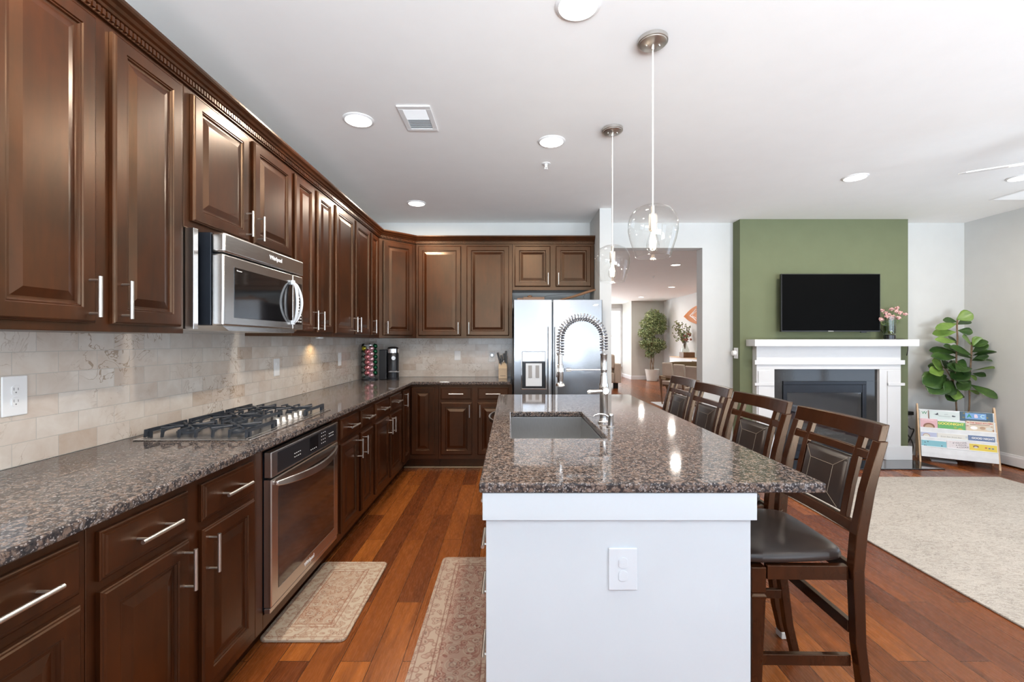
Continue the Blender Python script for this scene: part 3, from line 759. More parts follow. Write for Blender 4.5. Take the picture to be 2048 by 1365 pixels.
# ================================================================= cooktop
t = thing('gas_cooktop', 'stainless gas cooktop with black cast-iron grates', 'cooktop', (-1.34, 2.31, .9157))
f = MB(); f.box(-.245, .250, -.425, .425, 0, .006); f.build('tray', M['steel'], t, bevel=.003)
f = MB(); f.box(-.225, .225, -.405, .405, .006, .0075); f.build('drip_pan', M['steel'], t, bevel=.001)
burners = [(-.12, -.27, .045), (.10, -.27, .035), (-.07, 0, .055), (-.12, .27, .035), (.10, .27, .045)]
for x, y, r in burners:
    f = MB(); f.lathe([(r, .0077), (r, .014), (r*.8, .018), (r*.75, .022), (r*.7, .024), (.004, .025)], (x, y, 0)); f.build('burner', M['iron'], t, smooth=True)
def grate(x0, x1, y0, y1, centers):
    m = MB(); z0, z1 = .026, .042; w = .007
    n = 7
    for i in range(n):
        x = x0+(x1-x0)*i/(n-1)
        for s, ya, yc in ((1, y0, y0+.075), (-1, y1, y1-.075)):
            pts = [(ya, .009), (ya+s*.010, .009), (ya+s*.016, .030), (ya+s*.035, z1-.006), (yc, z1-.006), (yc, z1), (ya+s*.004, z1)]
            m.prism(pts, x-w/2, x+w/2, 'x')
    for cx, cy in centers:
        for k in range(4):
            an = PI/4+k*PI/2; dx, dy = math.cos(an), math.sin(an)
            m.tube([(cx+dx*.018, cy+dy*.018, z1-.005), (cx+dx*.10, cy+dy*.10, z1-.005)], .0055, 6)
    m.box(x0-.004, x0+.006, y0+.02, y1-.02, z1-.014, z1); m.box(x1-.006, x1+.004, y0+.02, y1-.02, z1-.014, z1)
    for x in (x0+.001, x1-.001):
        for y in (y0+.03, y1-.03): m.box(x-.006, x+.006, y-.008, y+.008, .008, z1-.01)
    m.box(x0, x1, (y0+y1)/2-.004, (y0+y1)/2+.004, z1-.013, z1-.001)
    return m.build('grate', M['iron'], t)
grate(-.215, .215, -.400, -.145, [(-.12, -.27), (.10, -.27)]); grate(-.215, .10, -.135, .135, [(-.07, 0)]); grate(-.215, .215, .145, .400, [(-.12, .27), (.10, .27)])
for k in range(5):
    f = MB(); y = -.072+k*.0625
    f.lathe([(.021, .0077), (.021, .012), (.017, .016), (.015, .030), (.013, .033), (.003, .034)], (.178, y, 0)); f.box(.165, .191, y-.0035, y+.0035, .028, .039)
    f.build('knob', M['nickel'], t, smooth=True)

# ================================================================= refrigerator
t = thing('refrigerator', 'side-by-side stainless refrigerator with ice and water dispenser', 'refrigerator', (.478, 4.53, 0))
f = MB(); f.box(-.445, .445, .06, .70, .02, 1.735); f.build('cabinet', M['steel_dark'], t, bevel=.004)
f = MB(); f.rings([[(x, y, z) for x, y in ((-.447, .055), (-.447, .006), (-.441, 0), (-.064, 0), (-.058, .006), (-.058, .055))] for z in (.07, 1.75)]); f.build('freezer_door', M['steel_v'], t, smooth=True)
f = MB(); f.rings([[(x, y, z) for x, y in ((-.052, .055), (-.052, .006), (-.046, 0), (.441, 0), (.447, .006), (.447, .055))] for z in (.07, 1.75)]); f.build('fridge_door', M['steel_v'], t, smooth=True)
f = MB(); f.box(-.44, .44, .02, .058, .0, .066); f.build('kick_grille', M['plastic_black'], t)
for s in (-1, 1):
    x = -.055+s*.033; f = MB()
    f.rings([[(x+a, -.052+b, z) for a, b in ((-.0125, .010), (-.010, 0), (.010, 0), (.0125, .010), (.0125, .016), (-.0125, .016))] for z in (.62, 1.478)])
    f.box(x-.009, x+.009, -.037, -.0005, .64, .68); f.box(x-.009, x+.009, -.037, -.0005, 1.42, 1.46)
    f.build('handle', M['steel'], t, smooth=True)
f = MB(); f.rings([ring_rect(-.372, -.116, .846, 1.240, i, d) for i, d in ((0, -.0005), (0, -.006), (.004, -.008), (.010, -.008), (.013, -.002))], True, False)
dd = f.build('dispenser_frame', M['chrome'], t, bevel=.001)
f = MB(); f.box(-.359, -.129, -.010, -.0006, 1.128, 1.227); f.build('dispenser_panel', M['chrome'], dd, bevel=.006, segs=4)
f = MB(); f.box(-.359, -.129, -.003, -.0006, .860, 1.127); f.build('dispenser_recess', M['plastic_black'], dd)
f = MB(); f.box(-.325, -.163, -.006, -.0031, .880, 1.110); f.build('dispenser_backplate', M['grey_plastic'], dd, bevel=.002)
f = MB(); f.box(-.298, -.262, -.012, -.0062, .965, 1.090); f.box(-.226, -.190, -.012, -.0062, .965, 1.090); f.build('paddles', M['grey_ink'], dd, bevel=.002)
f = MB(); n = 28; f.rings([[(.380+.030*math.cos(2*PI*k/n), y, 1.698+.010*math.sin(2*PI*k/n)+.004*math.cos(2*PI*k/n)) for k in range(n)] for y in (-.0002, -.003)]); bd = f.build('badge', M['nickel'], t)
text('Whirlpool', .014, M['dark_ink'], t, (.380, -.0032, 1.698), (R90, 0, 0))

# things lying on the refrigerator
t = thing('wooden_rack', 'folded brown wooden rack lying flat on top of the refrigerator', 'rack', (.20, 4.665, 1.7365))
f = MB(); f.box(-.15, .12, -.05, .05, 0, .020); f.box(-.07, .15, -.03, .0, .0205, .052); f.box(-.13, .02, .005, .03, .0205, .045); f.lathe([(.024, .0525), (.024, .066), (.014, .070)], (.0, -.01, 0), 12); f.build('slats', M['walnut'], t, bevel=.003)
t = thing('wooden_stick', 'long brown stick with metal hooks leaning on top of the refrigerator', 'stick', (.45, 4.70, 1.7365))
f = MB(); f.tube([(.02, 0, .012), (.20, .0, .060), (.36, 0, .112), (.435, 0, .136)], [.010, .013, .014, .010], 8); f.build('shaft', M['walnut'], t)
f = MB(); f.tube([(-.12, .01, .02), (-.10, .01, .06), (-.05, .01, .075), (.10, .01, .088), (.25, .01, .095), (.36, 0, .105)], .0022, 6); f.tube([(.34, -.005, .10), (.31, -.005, .06), (.33, -.005, .02), (.27, -.005, .008)], .003, 6); f.tube([(-.14, .0, .01), (-.09, .0, .05), (-.13, 0, .055)], .003, 6); f.build('hooks', M['wire_spring'], t)

# ================================================================= outlets and switches
def plate(label, loc, rot, w=.072, h=.118, kind='duplex', name='power_outlet', cat='outlet', pm='plastic_white'):
    t = thing(name, label, cat, loc, rot, 'wall plates')
    f = MB(); f.box(-w/2, w/2, -.006, -.0003, -h/2, h/2); f.build('cover_plate', M[pm], t, bevel=.003, segs=3)
    if kind == 'duplex':
        for z in (-.0195, .0195):
            f = MB(); n = 20; f.rings([[(max(-.013, min(.013, .017*math.cos(2*PI*k/n))), y, z+.0165*math.sin(2*PI*k/n)) for k in range(n)] for y in (-.0062, -.0085)]); s = f.build('socket', M[pm], t, bevel=.0006)
            f = MB(); f.box(-.0075, -.0055, -.0089, -.0086, z-.001, z+.008); f.box(.0055, .0075, -.0089, -.0086, z-.001, z+.007); f.tube([(0, -.0086, z-.008), (0, -.0089, z-.008)], .0025, 10); f.build('slots', M['plastic_slot' if pm != 'plate_soft' else 'plate_soft'], s)
    elif kind == 'rocker':
        f = MB(); f.prism([(-.0062, -.032), (-.0105, .032), (-.0062, .032)], -.016, .016, 'x'); f.build('rocker', M['plastic_white'], t, bevel=.001)
    elif kind == 'toggle':
        f = MB(); f.box(-.005, .005, -.014, -.0061, .0, .012); f.build('toggle', M['plastic_white'], t, bevel=.001)
    return t
plate('large white duplex outlet on the splashback at the left edge of the picture', (XL+.0083, 1.491, 1.153), R90, .078, .132)
plate('white switch plate on the tiles above the far end of the cooktop', (XL+.0083, 3.163, 1.150), R90, .075, .122, 'rocker', 'light_switch', 'switch')
plate('small white switch plate between the cooktop and the capsule stand', (XL+.0083, 4.33, 1.160), R90, .075, .125, 'rocker', 'light_switch', 'switch')
plate('white switch plate on the end wall tiles, middle of the splashback', (-.62, YB-.0083, 1.165), 0, .072, .110, 'toggle', 'light_switch', 'switch')
plate('white outlet plate behind the round gadget near the knife block', (-.215, YB-.0083, 1.150), 0, .080, .116)
t = thing('plug_in_sensor', 'round pale blue plug-in gadget on the outlet near the knife block', 'sensor', (-.215, YB-.0180, 1.172), 0)
f = MB(); f.tube([(0, .0, 0), (0, -.016, 0)], .030, 24); f.build('casing', M['grey_plastic'], t, bevel=.004); f = MB(); f.tube([(0, -.0162, 0), (0, -.020, 0)], [.017, .013], 20); f.build('dial', M['chrome'], t)
plate('white double outlet on the end of the island', (.335, 1.3448, .655), 0, .086, .126, pm='plate_soft')
t = thing('wall_dimmer', 'white plate with round knob on the side of the green chimney breast', 'switch', (2.6045, 5.19, 1.195), -R90)
f = MB(); f.box(-.045, .045, -.008, -.0003, -.062, .062); f.build('cover_plate', M['plastic_white'], t, bevel=.003); f = MB(); f.tube([(0, -.0082, .0), (0, -.05, .0)], [.034, .028], 20); f.build('knob', M['plastic_white'], t, bevel=.004)

# ================================================================= on the worktop
t = thing('capsule_stand', 'black revolving stand packed with coffee capsules in the corner', 'stand', (-1.525, 4.88, .9157))
f = MB(); f.lathe([(.085, 0), (.085, .010), (.06, .014), (.012, .02), (.012, .385), (.004, .39)]); f.build('base', M['plastic_black'], t, smooth=True)
f = MB()
for k in range(9):
    an = -PI/2+2*PI*(k+.5)/9
    for s in (-.011, .011):
        x, y = .052*math.cos(an)-s*math.sin(an), .052*math.sin(an)+s*math.cos(an); f.tube([(x, y, .013), (x, y, .375)], .0015, 5)
f.lathe([(.056, .372), (.056, .376)], (0, 0, 0)); f.build('wire_cage', M['chrome'], t)
pods = {}
def pod_mat(n, c): pods[n] = plain(n+'_capsule_foil', c, .22, .75, var=.1)
pod_mat('rose', (.62, .22, .24)); pod_mat('pink', (.70, .42, .46)); pod_mat('green', (.02, .13, .06)); pod_mat('silver', (.22, .26, .24)); pod_mat('yellow', (.55, .50, .05)); pod_mat('black', (.03, .035, .03))
ordn = ['lowest', 'second', 'third', 'fourth', 'fifth', 'sixth']
def pod_mesh(m):
    f = MB(); f.tube([(0, 0, 0), (0, -.004, 0), (0, -.005, 0), (0, -.020, 0), (0, -.028, 0), (0, -.031, 0)], [.029, .029, .0265, .0245, .016, .003], 20)
    return f.build('coffee_capsule', m, smooth=True)
cols = [(-2, 'black', 'far left black'), (-1, 'silver', 'left silver'), (0, 'rose', 'centre rose-red'), (1, 'pink', 'pale pink'), (2, 'green', 'right green')]
for ci, cn, cl in cols:
    an = -PI/2-.12+ci*2*PI/9*1.0; src = pod_mesh(pods[cn]); n = 0
    for r in range(6):
        if ci == 0 and r == 5: continue
        z = .055+r*.0575+(.028 if ci % 2 == 0 else 0) - (.028 if ci % 2 == 0 and r == 0 and ci != 0 else 0)
        z = .052+r*.0575+(.024 if ci % 2 == 0 else 0)
        if z > .375: continue
        o = src if n == 0 else src.copy()
        if n: C.objects.link(o)
        n += 1
        mm = cn
        lab = f'{ordn[r]} {cl} coffee capsule, counted up from the base of the stand'
        if ci == -1 and r == 5: lab = 'single yellow coffee capsule at the top left of the stand'
        o.location = (-1.525+.058*math.cos(an), 4.88+.058*math.sin(an), .9157+z)
        o.rotation_euler = (0, 0, an+PI/2)
        if ci == -1 and r == 5:
            o.data = o.data.copy(); o.data.materials[0] = pods['yellow']
        tag(o, lab, 'capsule', 'coffee capsules on the stand')
t = thing('coffee_machine', 'black capsule coffee machine with chrome top beside the capsule stand', 'coffee machine', (-1.305, 4.92, .9157))
f = MB(); f.box(-.115, -.035, -.06, .12, 0, .325); f.build('water_tank', M['plastic_black'], t, bevel=.006)
f = MB(); f.lathe([(.068, 0), (.068, .015), (.064, .02), (.064, .28), (.06, .29)], (.02, 0, 0), 32); f.build('body', M['plastic_black'], t, smooth=True)
f = MB(); f.lathe([(.066, .2905), (.066, .335), (.058, .342)], (.02, 0, 0), 32); f.build('head_band', M['chrome'], t, smooth=True)
f = MB(); f.lathe([(.057, .3425), (.05, .352), (.02, .358), (.003, .359)], (.02, 0, 0), 32); f.build('lid', M['plastic_black'], t, smooth=True)
f = MB(); f.tube([(.045, -.062, .235), (.045, -.075, .235)], .022, 20); f.build('brew_button', M['chrome'], t, smooth=True)
f = MB(); f.box(-.0, .115, -.105, -.062, .085, .094); f.box(.01, .08, -.100, -.062, .094, .100); f.build('cup_tray', M['chrome'], t, bevel=.002)
t = thing('knife_block', 'pale wooden knife block on the end wall worktop', 'knife block', (-.085, 5.06, .9157))
f = MB(); f.prism([(-.055, 0), (.055, 0), (.055, .185), (.02, .185), (-.055, .115)], -.048, .048, 'x'); f.build('block', M['bamboo'], t, bevel=.003)
f = MB(); f.box(-.03, .03, -.0562, -.0552, .030, .034); f.build('groove', M['dark_ink'], t)
kn = MB(); kn.tube([(0, 0, .0), (0, 0, .012)], .006, 8); 
kd = [(-.034, .0, -.28, .165, 'tall slanting black knife handle at the left of the block'), (.030, .0, .04, .19, 'tallest black knife handle at the right of the block'), (-.012, -.005, -.10, .12, 'short black knife handle left of centre in the block'), (.008, .012, .05, .125, 'short black knife handle right of centre in the block'), (.036, -.02, .02, .13, 'black knife handle in front of the tallest one'), (-.030, -.024, -.12, .085, 'stubby black knife handle at the lower left of the block')]
for x, dy, tilt, hl, lab in kd:
    f = MB(); ht = hl*.62
    f.box(-.0105, .0105, -.011, .011, .0, ht); k = f.build('knife', M['plastic_black'], bevel=.004, segs=3)
    zt = .117+max(0, (dy+.055))*.93 if dy < .02 else .185
    k.location = (-.085+x, 5.06+dy, .9157+zt+.022); k.rotation_euler = (-.12, tilt, 0)
    b = MB(); b.box(-.0012, .0012, -.008, .008, -.02, -.0005); b.build('blade', M['chrome'], k)
    tag(k, lab, 'knife', 'knives in the block')
# ================================================================= counter stools
def make_stool():
    t = thing('counter_stool', 'x', 'stool', (0, 0, 0))
    wd = M['stool_wood']
    path = [(.238, 0), (.205, .14), (.180, .34), (.172, .58), (.182, .70), (.208, .84), (.234, .94), (.254, 1.006)]
    for s in (-1, 1):
        th = [.030, .032, .034, .038, .038, .034, .030, .028]
        poly = [(x-w/2, z) for (x, z), w in zip(path, th)] + [(x+w/2, z) for (x, z), w in reversed(list(zip(path, th)))]
        f = MB(); V = []
        for yy in (s*.214-.0175, s*.214+.0175): V.append([(x, yy, z) for x, z in poly])
        n = len(path)
        for yy in V: pass
        rr = [[(path[i][0]-th[i]/2, s*.214-.017, path[i][1]), (path[i][0]+th[i]/2, s*.214-.017, path[i][1]), (path[i][0]+th[i]/2, s*.214+.017, path[i][1]), (path[i][0]-th[i]/2, s*.214+.017, path[i][1])] for i in range(n)]
        f.rings(rr).build('rear_leg', wd, t, bevel=.003)
        f = MB(); fx, fy = -.145, s*.195
        rr = [[(fx-w/2+o, fy-w/2, z), (fx+w/2+o, fy-w/2, z), (fx+w/2+o, fy+w/2, z), (fx-w/2+o, fy+w/2, z)] for z, w, o in ((0, .032, -.01), (.40, .042, 0), (.48, .046, 0), (.492, .052, 0), (.50, .040, 0), (.506, .048, 0), (.588, .048, 0))]
        f.rings(rr).build('front_leg', wd, t, bevel=.003)
    f = MB(); f.box(-.115, .150, -.214, -.190, .545, .592); f.box(-.115, .150, .190, .214, .545, .592); f.box(-.160, -.138, -.17, .17, .545, .592); f.box(.165, .185, -.196, .196, .545, .592)
    f.build('seat_frame', wd, t, bevel=.002)
    for a, b in ((-.205, -.187), (.187, .205)): f = MB(); f.box(-.125, .165, a, b, .255, .292); f.build('side_stretcher', wd, t, bevel=.002)
    f = MB(); f.box(.160, .180, -.196, .196, .362, .402); f.build('rear_stretcher', wd, t, bevel=.002)
    f = MB(); f.box(-.160, -.135, -.172, .172, .170, .215); f.build('footrest', wd, t, bevel=.002)
    # seat cushion: domed leather pad, narrower at the back
    f = MB(); rr = []
    def ring(k, z):
        pts = [(-.185, -.225), (.155, -.196), (.172, -.160), (.172, .160), (.155, .196), (-.185, .225), (-.200, .19), (-.200, -.19)]
        return [(x*k-.005*(1-k), y*k, z) for x, y in pts]
    for k, z in ((.97, .594), (1.0, .602), (1.0, .616), (.985, .626), (.94, .634), (.80, .642), (.5, .648), (.15, .650)): rr.append(ring(k, z))
    st = f.rings(rr).build('seat', M['leather'], t, smooth=True, bevel=.0)
    st.modifiers.new('sub', 'SUBSURF').levels = 1; st.modifiers['sub'].render_levels = 2
    f = MB()
    for pts in ([(-.19, -.21, .6275), (-.10, -.135, .6425), (.11, -.115, .6415), (.165, -.18, .6285)], [(-.19, .21, .6275), (-.10, .135, .6425), (.11, .115, .6415), (.165, .18, .6285)], [(-.10, -.135, .6425), (-.10, .135, .6425)], [(.11, -.115, .6415), (.11, .115, .6415)]):
        f.tube(pts, .0009, 5)
    f.build('seat_stitching', M['stitch'], t)
    def bow(y, a=.022): return a*(1-(y/.23)**2)
    def rail(z0, z1, x0, x1, yw, thick, name, a=.022):
        f = MB(); n = 12; rr = []
        for i in range(n+1):
            y = -yw+2*yw*i/n; o = bow(y, a)
            rr.append([(x0+o-thick/2, y, z0), (x0+o+thick/2, y, z0), (x1+o+thick/2, y, z1), (x1+o-thick/2, y, z1)])
        return f.rings(rr).build(name, wd, t, bevel=.003)
    rail(1.004, 1.060, .250, .264, .224, .026, 'top_rail', .018)
    rail(.938, .966, .230, .238, .198, .018, 'cross_rail', .014)
    rail(.695, .730, .180, .188, .198, .020, 'lower_rail', .010)
    for s in (-1, 1):
        f = MB(); y = s*.135; rr = []
        for z, x in ((.728, .185), (.84, .206), (.94, .230), (1.006, .251)):
            o = bow(y, .014); rr.append([(x+o-.009, y-.014, z), (x+o+.009, y-.014, z), (x+o+.009, y+.014, z), (x+o-.009, y+.014, z)])
        f.rings(rr).build('back_slat', wd, t, bevel=.002)
    # padded leather back panel
    def P(y, z, off): 
        u = (z-.735)/(.93-.735); x = .186+(.229-.186)*u
        return (x+bow(y, .013)+off, y, z)
    rr = []
    for k, off in ((1.0, .014), (1.0, -.004), (.96, -.012), (.80, -.018), (.55, -.026), (.5, -.027)):
        hy, zc_, hz = .118*k, .835, .094*k
        rr.append([P(-hy, zc_-hz, off), P(hy, zc_-hz, off), P(hy, zc_+hz, off), P(-hy, zc_+hz, off)])
    f = MB(); f.rings(rr); f.build('back_pad', M['leather'], t, smooth=True, bevel=.004)
    f = MB(); h, g, zc_, e, q = .110, .062, .835, .087, .050
    c4 = [P(-g, zc_-q, -.0268), P(g, zc_-q, -.0268), P(g, zc_+q, -.0268), P(-g, zc_+q, -.0268)]; o4 = [P(-h, zc_-e, -.0150), P(h, zc_-e, -.0150), P(h, zc_+e, -.0150), P(-h, zc_+e, -.0150)]
    for i in range(4): f.tube([c4[i], c4[(i+1) % 4]], .0010, 5); f.tube([c4[i], o4[i]], .0010, 5)
    f.build('back_stitching', M['stitch'], t)
    return t
s0 = make_stool()
spots = [(.968, 1.700, -.015, 'nearest dark wooden counter stool with leather seat at the island'),
         (.985, 2.235, .05, 'second nearest leather counter stool at the island'),
         (1.005, 2.815, .03, 'third leather counter stool from the camera at the island'),
         (1.035, 3.350, .03, 'farthest leather counter stool at the end of the island')]
for i, (x, y, r, lab) in enumerate(spots):
    if i == 0:
        s0.location = (x, y, 0); s0.rotation_euler = (0, 0, r); s0['label'] = lab; s0['group'] = 'counter stools along the island'
    else: dup(s0, (x, y, 0), r, lab, 'counter stools along the island')

for o in [q for q in bpy.data.objects if q.parent and q.parent.get('label', '').startswith('second nearest')]:
    if o.name.startswith('rear_leg') and sum(v.co.y for v in o.data.vertices) < 0:
        f = MB(); f.box(.215, .262, -.236, -.192, .0005, .030); f.build('felt_pad', M['ceramic'], o, bevel=.003)
# ================================================================= floor mats and rug
def mat_obj(label, cat, loc, w, l, h, m, name, r=.03):
    f = MB(); pts = []
    for cx, cy, a0 in ((w-r, r, -PI/2), (w-r, l-r, 0), (r, l-r, PI/2), (r, r, PI)):
        for k in range(7): a = a0+PI/2*k/6; pts.append((cx+r*math.cos(a), cy+r*math.sin(a)))
    f.prism(pts, 0, h, 'z'); o = f.build(name, m, loc=loc, bevel=.004, segs=3); return tag(o, label, cat)
mat_obj('faded beige oriental mat on the floor in front of the oven', 'mat', (-1.118, 1.988, .0005), .386, .705, .014, M['mat_a'], 'kitchen_mat')
mat_obj('long rosy oriental runner mat along the left side of the island', 'mat', (-.411, 1.205, .0005), .342, 1.545, .014, M['mat_b'], 'kitchen_runner')
mat_obj('large cream distressed area rug before the fireplace', 'rug', (2.376, 1.20, .0005), 2.385, 3.185, .011, M['rug'], 'area_rug', .01)
mat_obj('white rug under the dining chairs in the far room', 'rug', (3.05, 6.3, .0005), 1.9, 3.5, .010, M['fabric_white'], 'dining_rug', .01)

# ================================================================= fireplace
t = thing('fireplace_mantel', 'white painted fireplace surround with a deep mantel shelf', 'mantel', (3.53, 5.11, 0))
o3 = Matrix.Translation((-3.53, -5.11, 0)); yb = 5.1085; yfr = 5.02
def fb(*b):
    m = MB()
    for q in b: m.box(*q)
    return m.xf(o3)
fb((2.672, 4.472, 4.92, yb, 1.277, 1.352)).build('shelf', M['trim'], t, bevel=.003)
fb((2.745, 4.355, yfr, yb, 1.020, 1.2765)).build('frieze', M['trim'], t, bevel=.002)
for a, b_ in ((2.745, 2.945), (4.118, 4.355)): fb((a, b_, yfr, yb, .012, 1.0195)).build('pilaster', M['trim'], t, bevel=.002)
fb((2.716, 4.385, 5.0, yfr-.0005, 1.072, 1.122)).build('upper_band', M['trim'], t, bevel=.002)
for a, b_ in ((2.716, 2.93), (4.20, 4.385)): fb((a, b_, 5.0, yfr-.0005, .838, .868)).build('band', M['trim'], t, bevel=.002)
for a, b_ in ((2.72, 2.945), (4.17, 4.462)): fb((a, b_, 4.995, yfr-.0005, .012, .165)).build('plinth', M['trim'], t, bevel=.002)
for a, b_ in ((2.760, 2.90), (4.20, 4.345)): fb((a, b_, 5.008, yfr-.0005, .166, 1.0)).build('pilaster_panel', M['trim'], t, bevel=.002)
tag(MB().box(2.64, 4.50, 4.657, 4.9945, .0005, .0115).build('hearth_slab', M['black_granite'], bevel=.002), 'flat polished black hearth slab in front of the fireplace', 'hearth')
t = thing('gas_fireplace', 'black glass-fronted gas fireplace inside the white surround', 'fireplace', (3.53, 5.09, 0))
o3 = Matrix.Translation((-3.53, -5.09, 0))
fb((2.9465, 4.1165, 5.055, 5.075, .885, 1.0185), (2.9465, 3.055, 5.055, 5.075, .013, .884), (3.99, 4.1165, 5.055, 5.075, .013, .884)).build('granite_surround', M['black_granite'], t)
fb((3.056, 3.989, 5.040, 5.06, .845, .884), (3.056, 3.100, 5.040, 5.06, .013, .8445), (3.945, 3.989, 5.040, 5.06, .013, .8445), (3.101, 3.944, 5.040, 5.06, .013, .10)).build('metal_frame', M['steel_dark'], t, bevel=.003)
for q in ((.755, .844), (.101, .175)): fb((3.101, 3.944, 5.045, 5.052, *q)).build('louvre', M['steel_dark'], t, bevel=.002)
fb((3.101, 3.944, 5.098, 5.104, .101, .844), (3.101, 3.106, 5.056, 5.097, .101, .844), (3.939, 3.944, 5.056, 5.097, .101, .844)).build('firebox', M['firebox'], t)
m = MB()
for k, (x, z, ln, tilt) in enumerate(((3.52, .28, .25, .1), (3.42, .33, .16, -.4), (3.64, .34, .17, .35), (3.5, .23, .28, 0))): m.tube([(x-ln, 5.078, z-tilt*ln*.5), (x, 5.078, z+.01), (x+ln, 5.078, z+tilt*ln*.5)], [.014, .016, .012], 8)
m.xf(o3).build('logs', M['log'], t)
fb((3.101, 3.944, 5.0525, 5.0545, .176, .754)).build('glass_front', M['fire_glass'], t)

# television
tv = t = thing('television', 'flat black television mounted on the green chimney breast', 'television', (3.56, 5.0, 1.76))
f = MB(); f.box(-.550, .550, .0, .035, -.322, .322); f.build('bezel', M['plastic_black'], t, bevel=.003)
f = MB(); f.box(-.543, .543, -.0008, -.0001, -.309, .315); f.build('screen', M['screen'], t)
f = MB(); f.box(-.30, .30, .036, .108, -.18, .12); f.build('wall_bracket', M['plastic_black'], t)
f = MB(); f.box(.34, .40, .005, .02, -.332, -.3225); f.build('receiver', M['plastic_black'], t)
text('SAMSUNG', .013, M['white_ink'], t, (0, -.0012, -.316), (R90, 0, 0))
def cord(name, label, pts, r, m, parent=None):
    p0 = Vector(pts[0]); f = MB(); f.tube([tuple(Vector(p)-p0) for p in pts], r, 6)
    if parent: return f.build(name, m, parent, loc=p0-parent.location, smooth=True)
    return tag(f.build(name, m, loc=p0, smooth=True), label, 'cord')
def smooth_pts(P, n=6):
    P = [Vector(p) for p in P]; out = []
    for i in range(len(P)-1):
        p0, p1, p2, p3 = P[max(i-1, 0)], P[i], P[i+1], P[min(i+2, len(P)-1)]
        for k in range(n):
            t_ = k/n; out.append(.5*((2*p1)+(-p0+p2)*t_+(2*p0-5*p1+4*p2-p3)*t_*t_+(-p0+3*p1-3*p2+p3)*t_**3))
    return out+[P[-1]]
cord('power_cord', 'thin dark cord hanging from the mantel down to the bookrack', smooth_pts([(4.112, 5.05, 1.52), (4.17, 5.08, 1.47), (4.28, 5.085, 1.36), (4.36, 5.06, 1.356), (4.478, 5.09, 1.34), (4.495, 5.095, 1.2), (4.53, 5.22, 1.0), (4.56, 5.24, .75), (4.60, 5.25, .5)]), .0035, M['rubber'], tv)
cord('cable', 'thick black cable looping behind the left end of the bookrack', smooth_pts([(4.535, 5.255, .56), (4.56, 5.22, .42), (4.60, 5.18, .33), (4.66, 5.2, .30), (4.62, 5.25, .12)]), .006, M['rubber'])
cord('cable', 'lower black cable curling toward the floor behind the bookrack', smooth_pts([(4.535, 5.255, .38), (4.57, 5.2, .28), (4.62, 5.17, .16), (4.64, 5.2, .03)]), .006, M['rubber'])
t = thing('router_box', 'small dark box on the floor-side wall left of the bookrack', 'box', (4.60, 5.2, .50)); 
f = MB(); f.box(-.045, .045, -.02, .068, -.02, .02); f.build('casing', M['plastic_black'], t, bevel=.004); f = MB(); f.box(-.04, .04, .0, .068, -.06, -.021); f.build('bracket', M['grey_ink'], t)

# vase with carnations on the mantel
t = thing('flower_vase', 'clear glass vase with a dark base on the right end of the mantel', 'vase', (4.22, 5.01, 1.3525))
f = MB(); f.lathe([(.052, 0), (.056, .004), (.056, .045), (.050, .052)], (0, 0, 0), 28); f.build('base', M['black_glass'], t, smooth=True)
f = MB(); f.lathe([(.050, .0525), (.057, .062), (.058, .10), (.058, .255), (.0555, .255), (.0555, .10), (.053, .066), (.01, .060)], (0, 0, 0), 32, True, False); f.build('glass_wall', M['glass_vase'], t, smooth=True)
f = MB(); f.lathe([(.05, .067), (.0548, .075), (.0548, .150)], (0, 0, 0), 28); f.build('water', M['water'], t, smooth=True)
t = thing('carnation_bouquet', 'bouquet of small pink carnations in the glass vase', 'flowers', (4.22, 5.01, 1.43))
tips = [(-.135, .02, .195), (-.12, -.02, .135), (-.085, .0, .235), (-.05, -.03, .165), (-.025, .02, .205), (.0, -.03, .140), (.035, -.01, .165), (.04, .02, .250), (.075, -.03, .150), (.085, .01, .225), (.105, .02, .262), (.10, -.02, .205), (.185, .01, .195), (-.065, .03, .130), (.02, .03, .19)]
f = MB()
for i, (x, y, z) in enumerate(tips): f.tube(smooth_pts([(-.02+.004*(i % 5-2), (i % 3-1)*.012, .003), (-.02+x*.15, y*.3, .10), (x*.75, y*.8, z-.05), (x, y, z-.006)], 4), .0022, 5)
f.build('stems', M['green_stem'], t)
rnd = random.Random(3)
for x, y, z in tips:
    f = MB()
    for k in range(16):
        a = rnd.uniform(0, 2*PI); e = rnd.uniform(-.1, 1.2); r = rnd.uniform(.020, .032)
        d = Vector((math.cos(a)*math.cos(e), math.sin(a)*math.cos(e), math.sin(e))); s = d.cross(Vector((0, 0, 1))).normalized()*.014; u = s.cross(d).normalized()*.009
        c0 = Vector((x, y, z)); f.face([c0+d*.002, c0+d*r*.7+s+u, c0+d*r+u*1.6, c0+d*r*1.05, c0+d*r*.8-s]); 
    f.sphere((x, y, z), .010, 8, 5)
    f.build('blossom', M['blossom'], t)

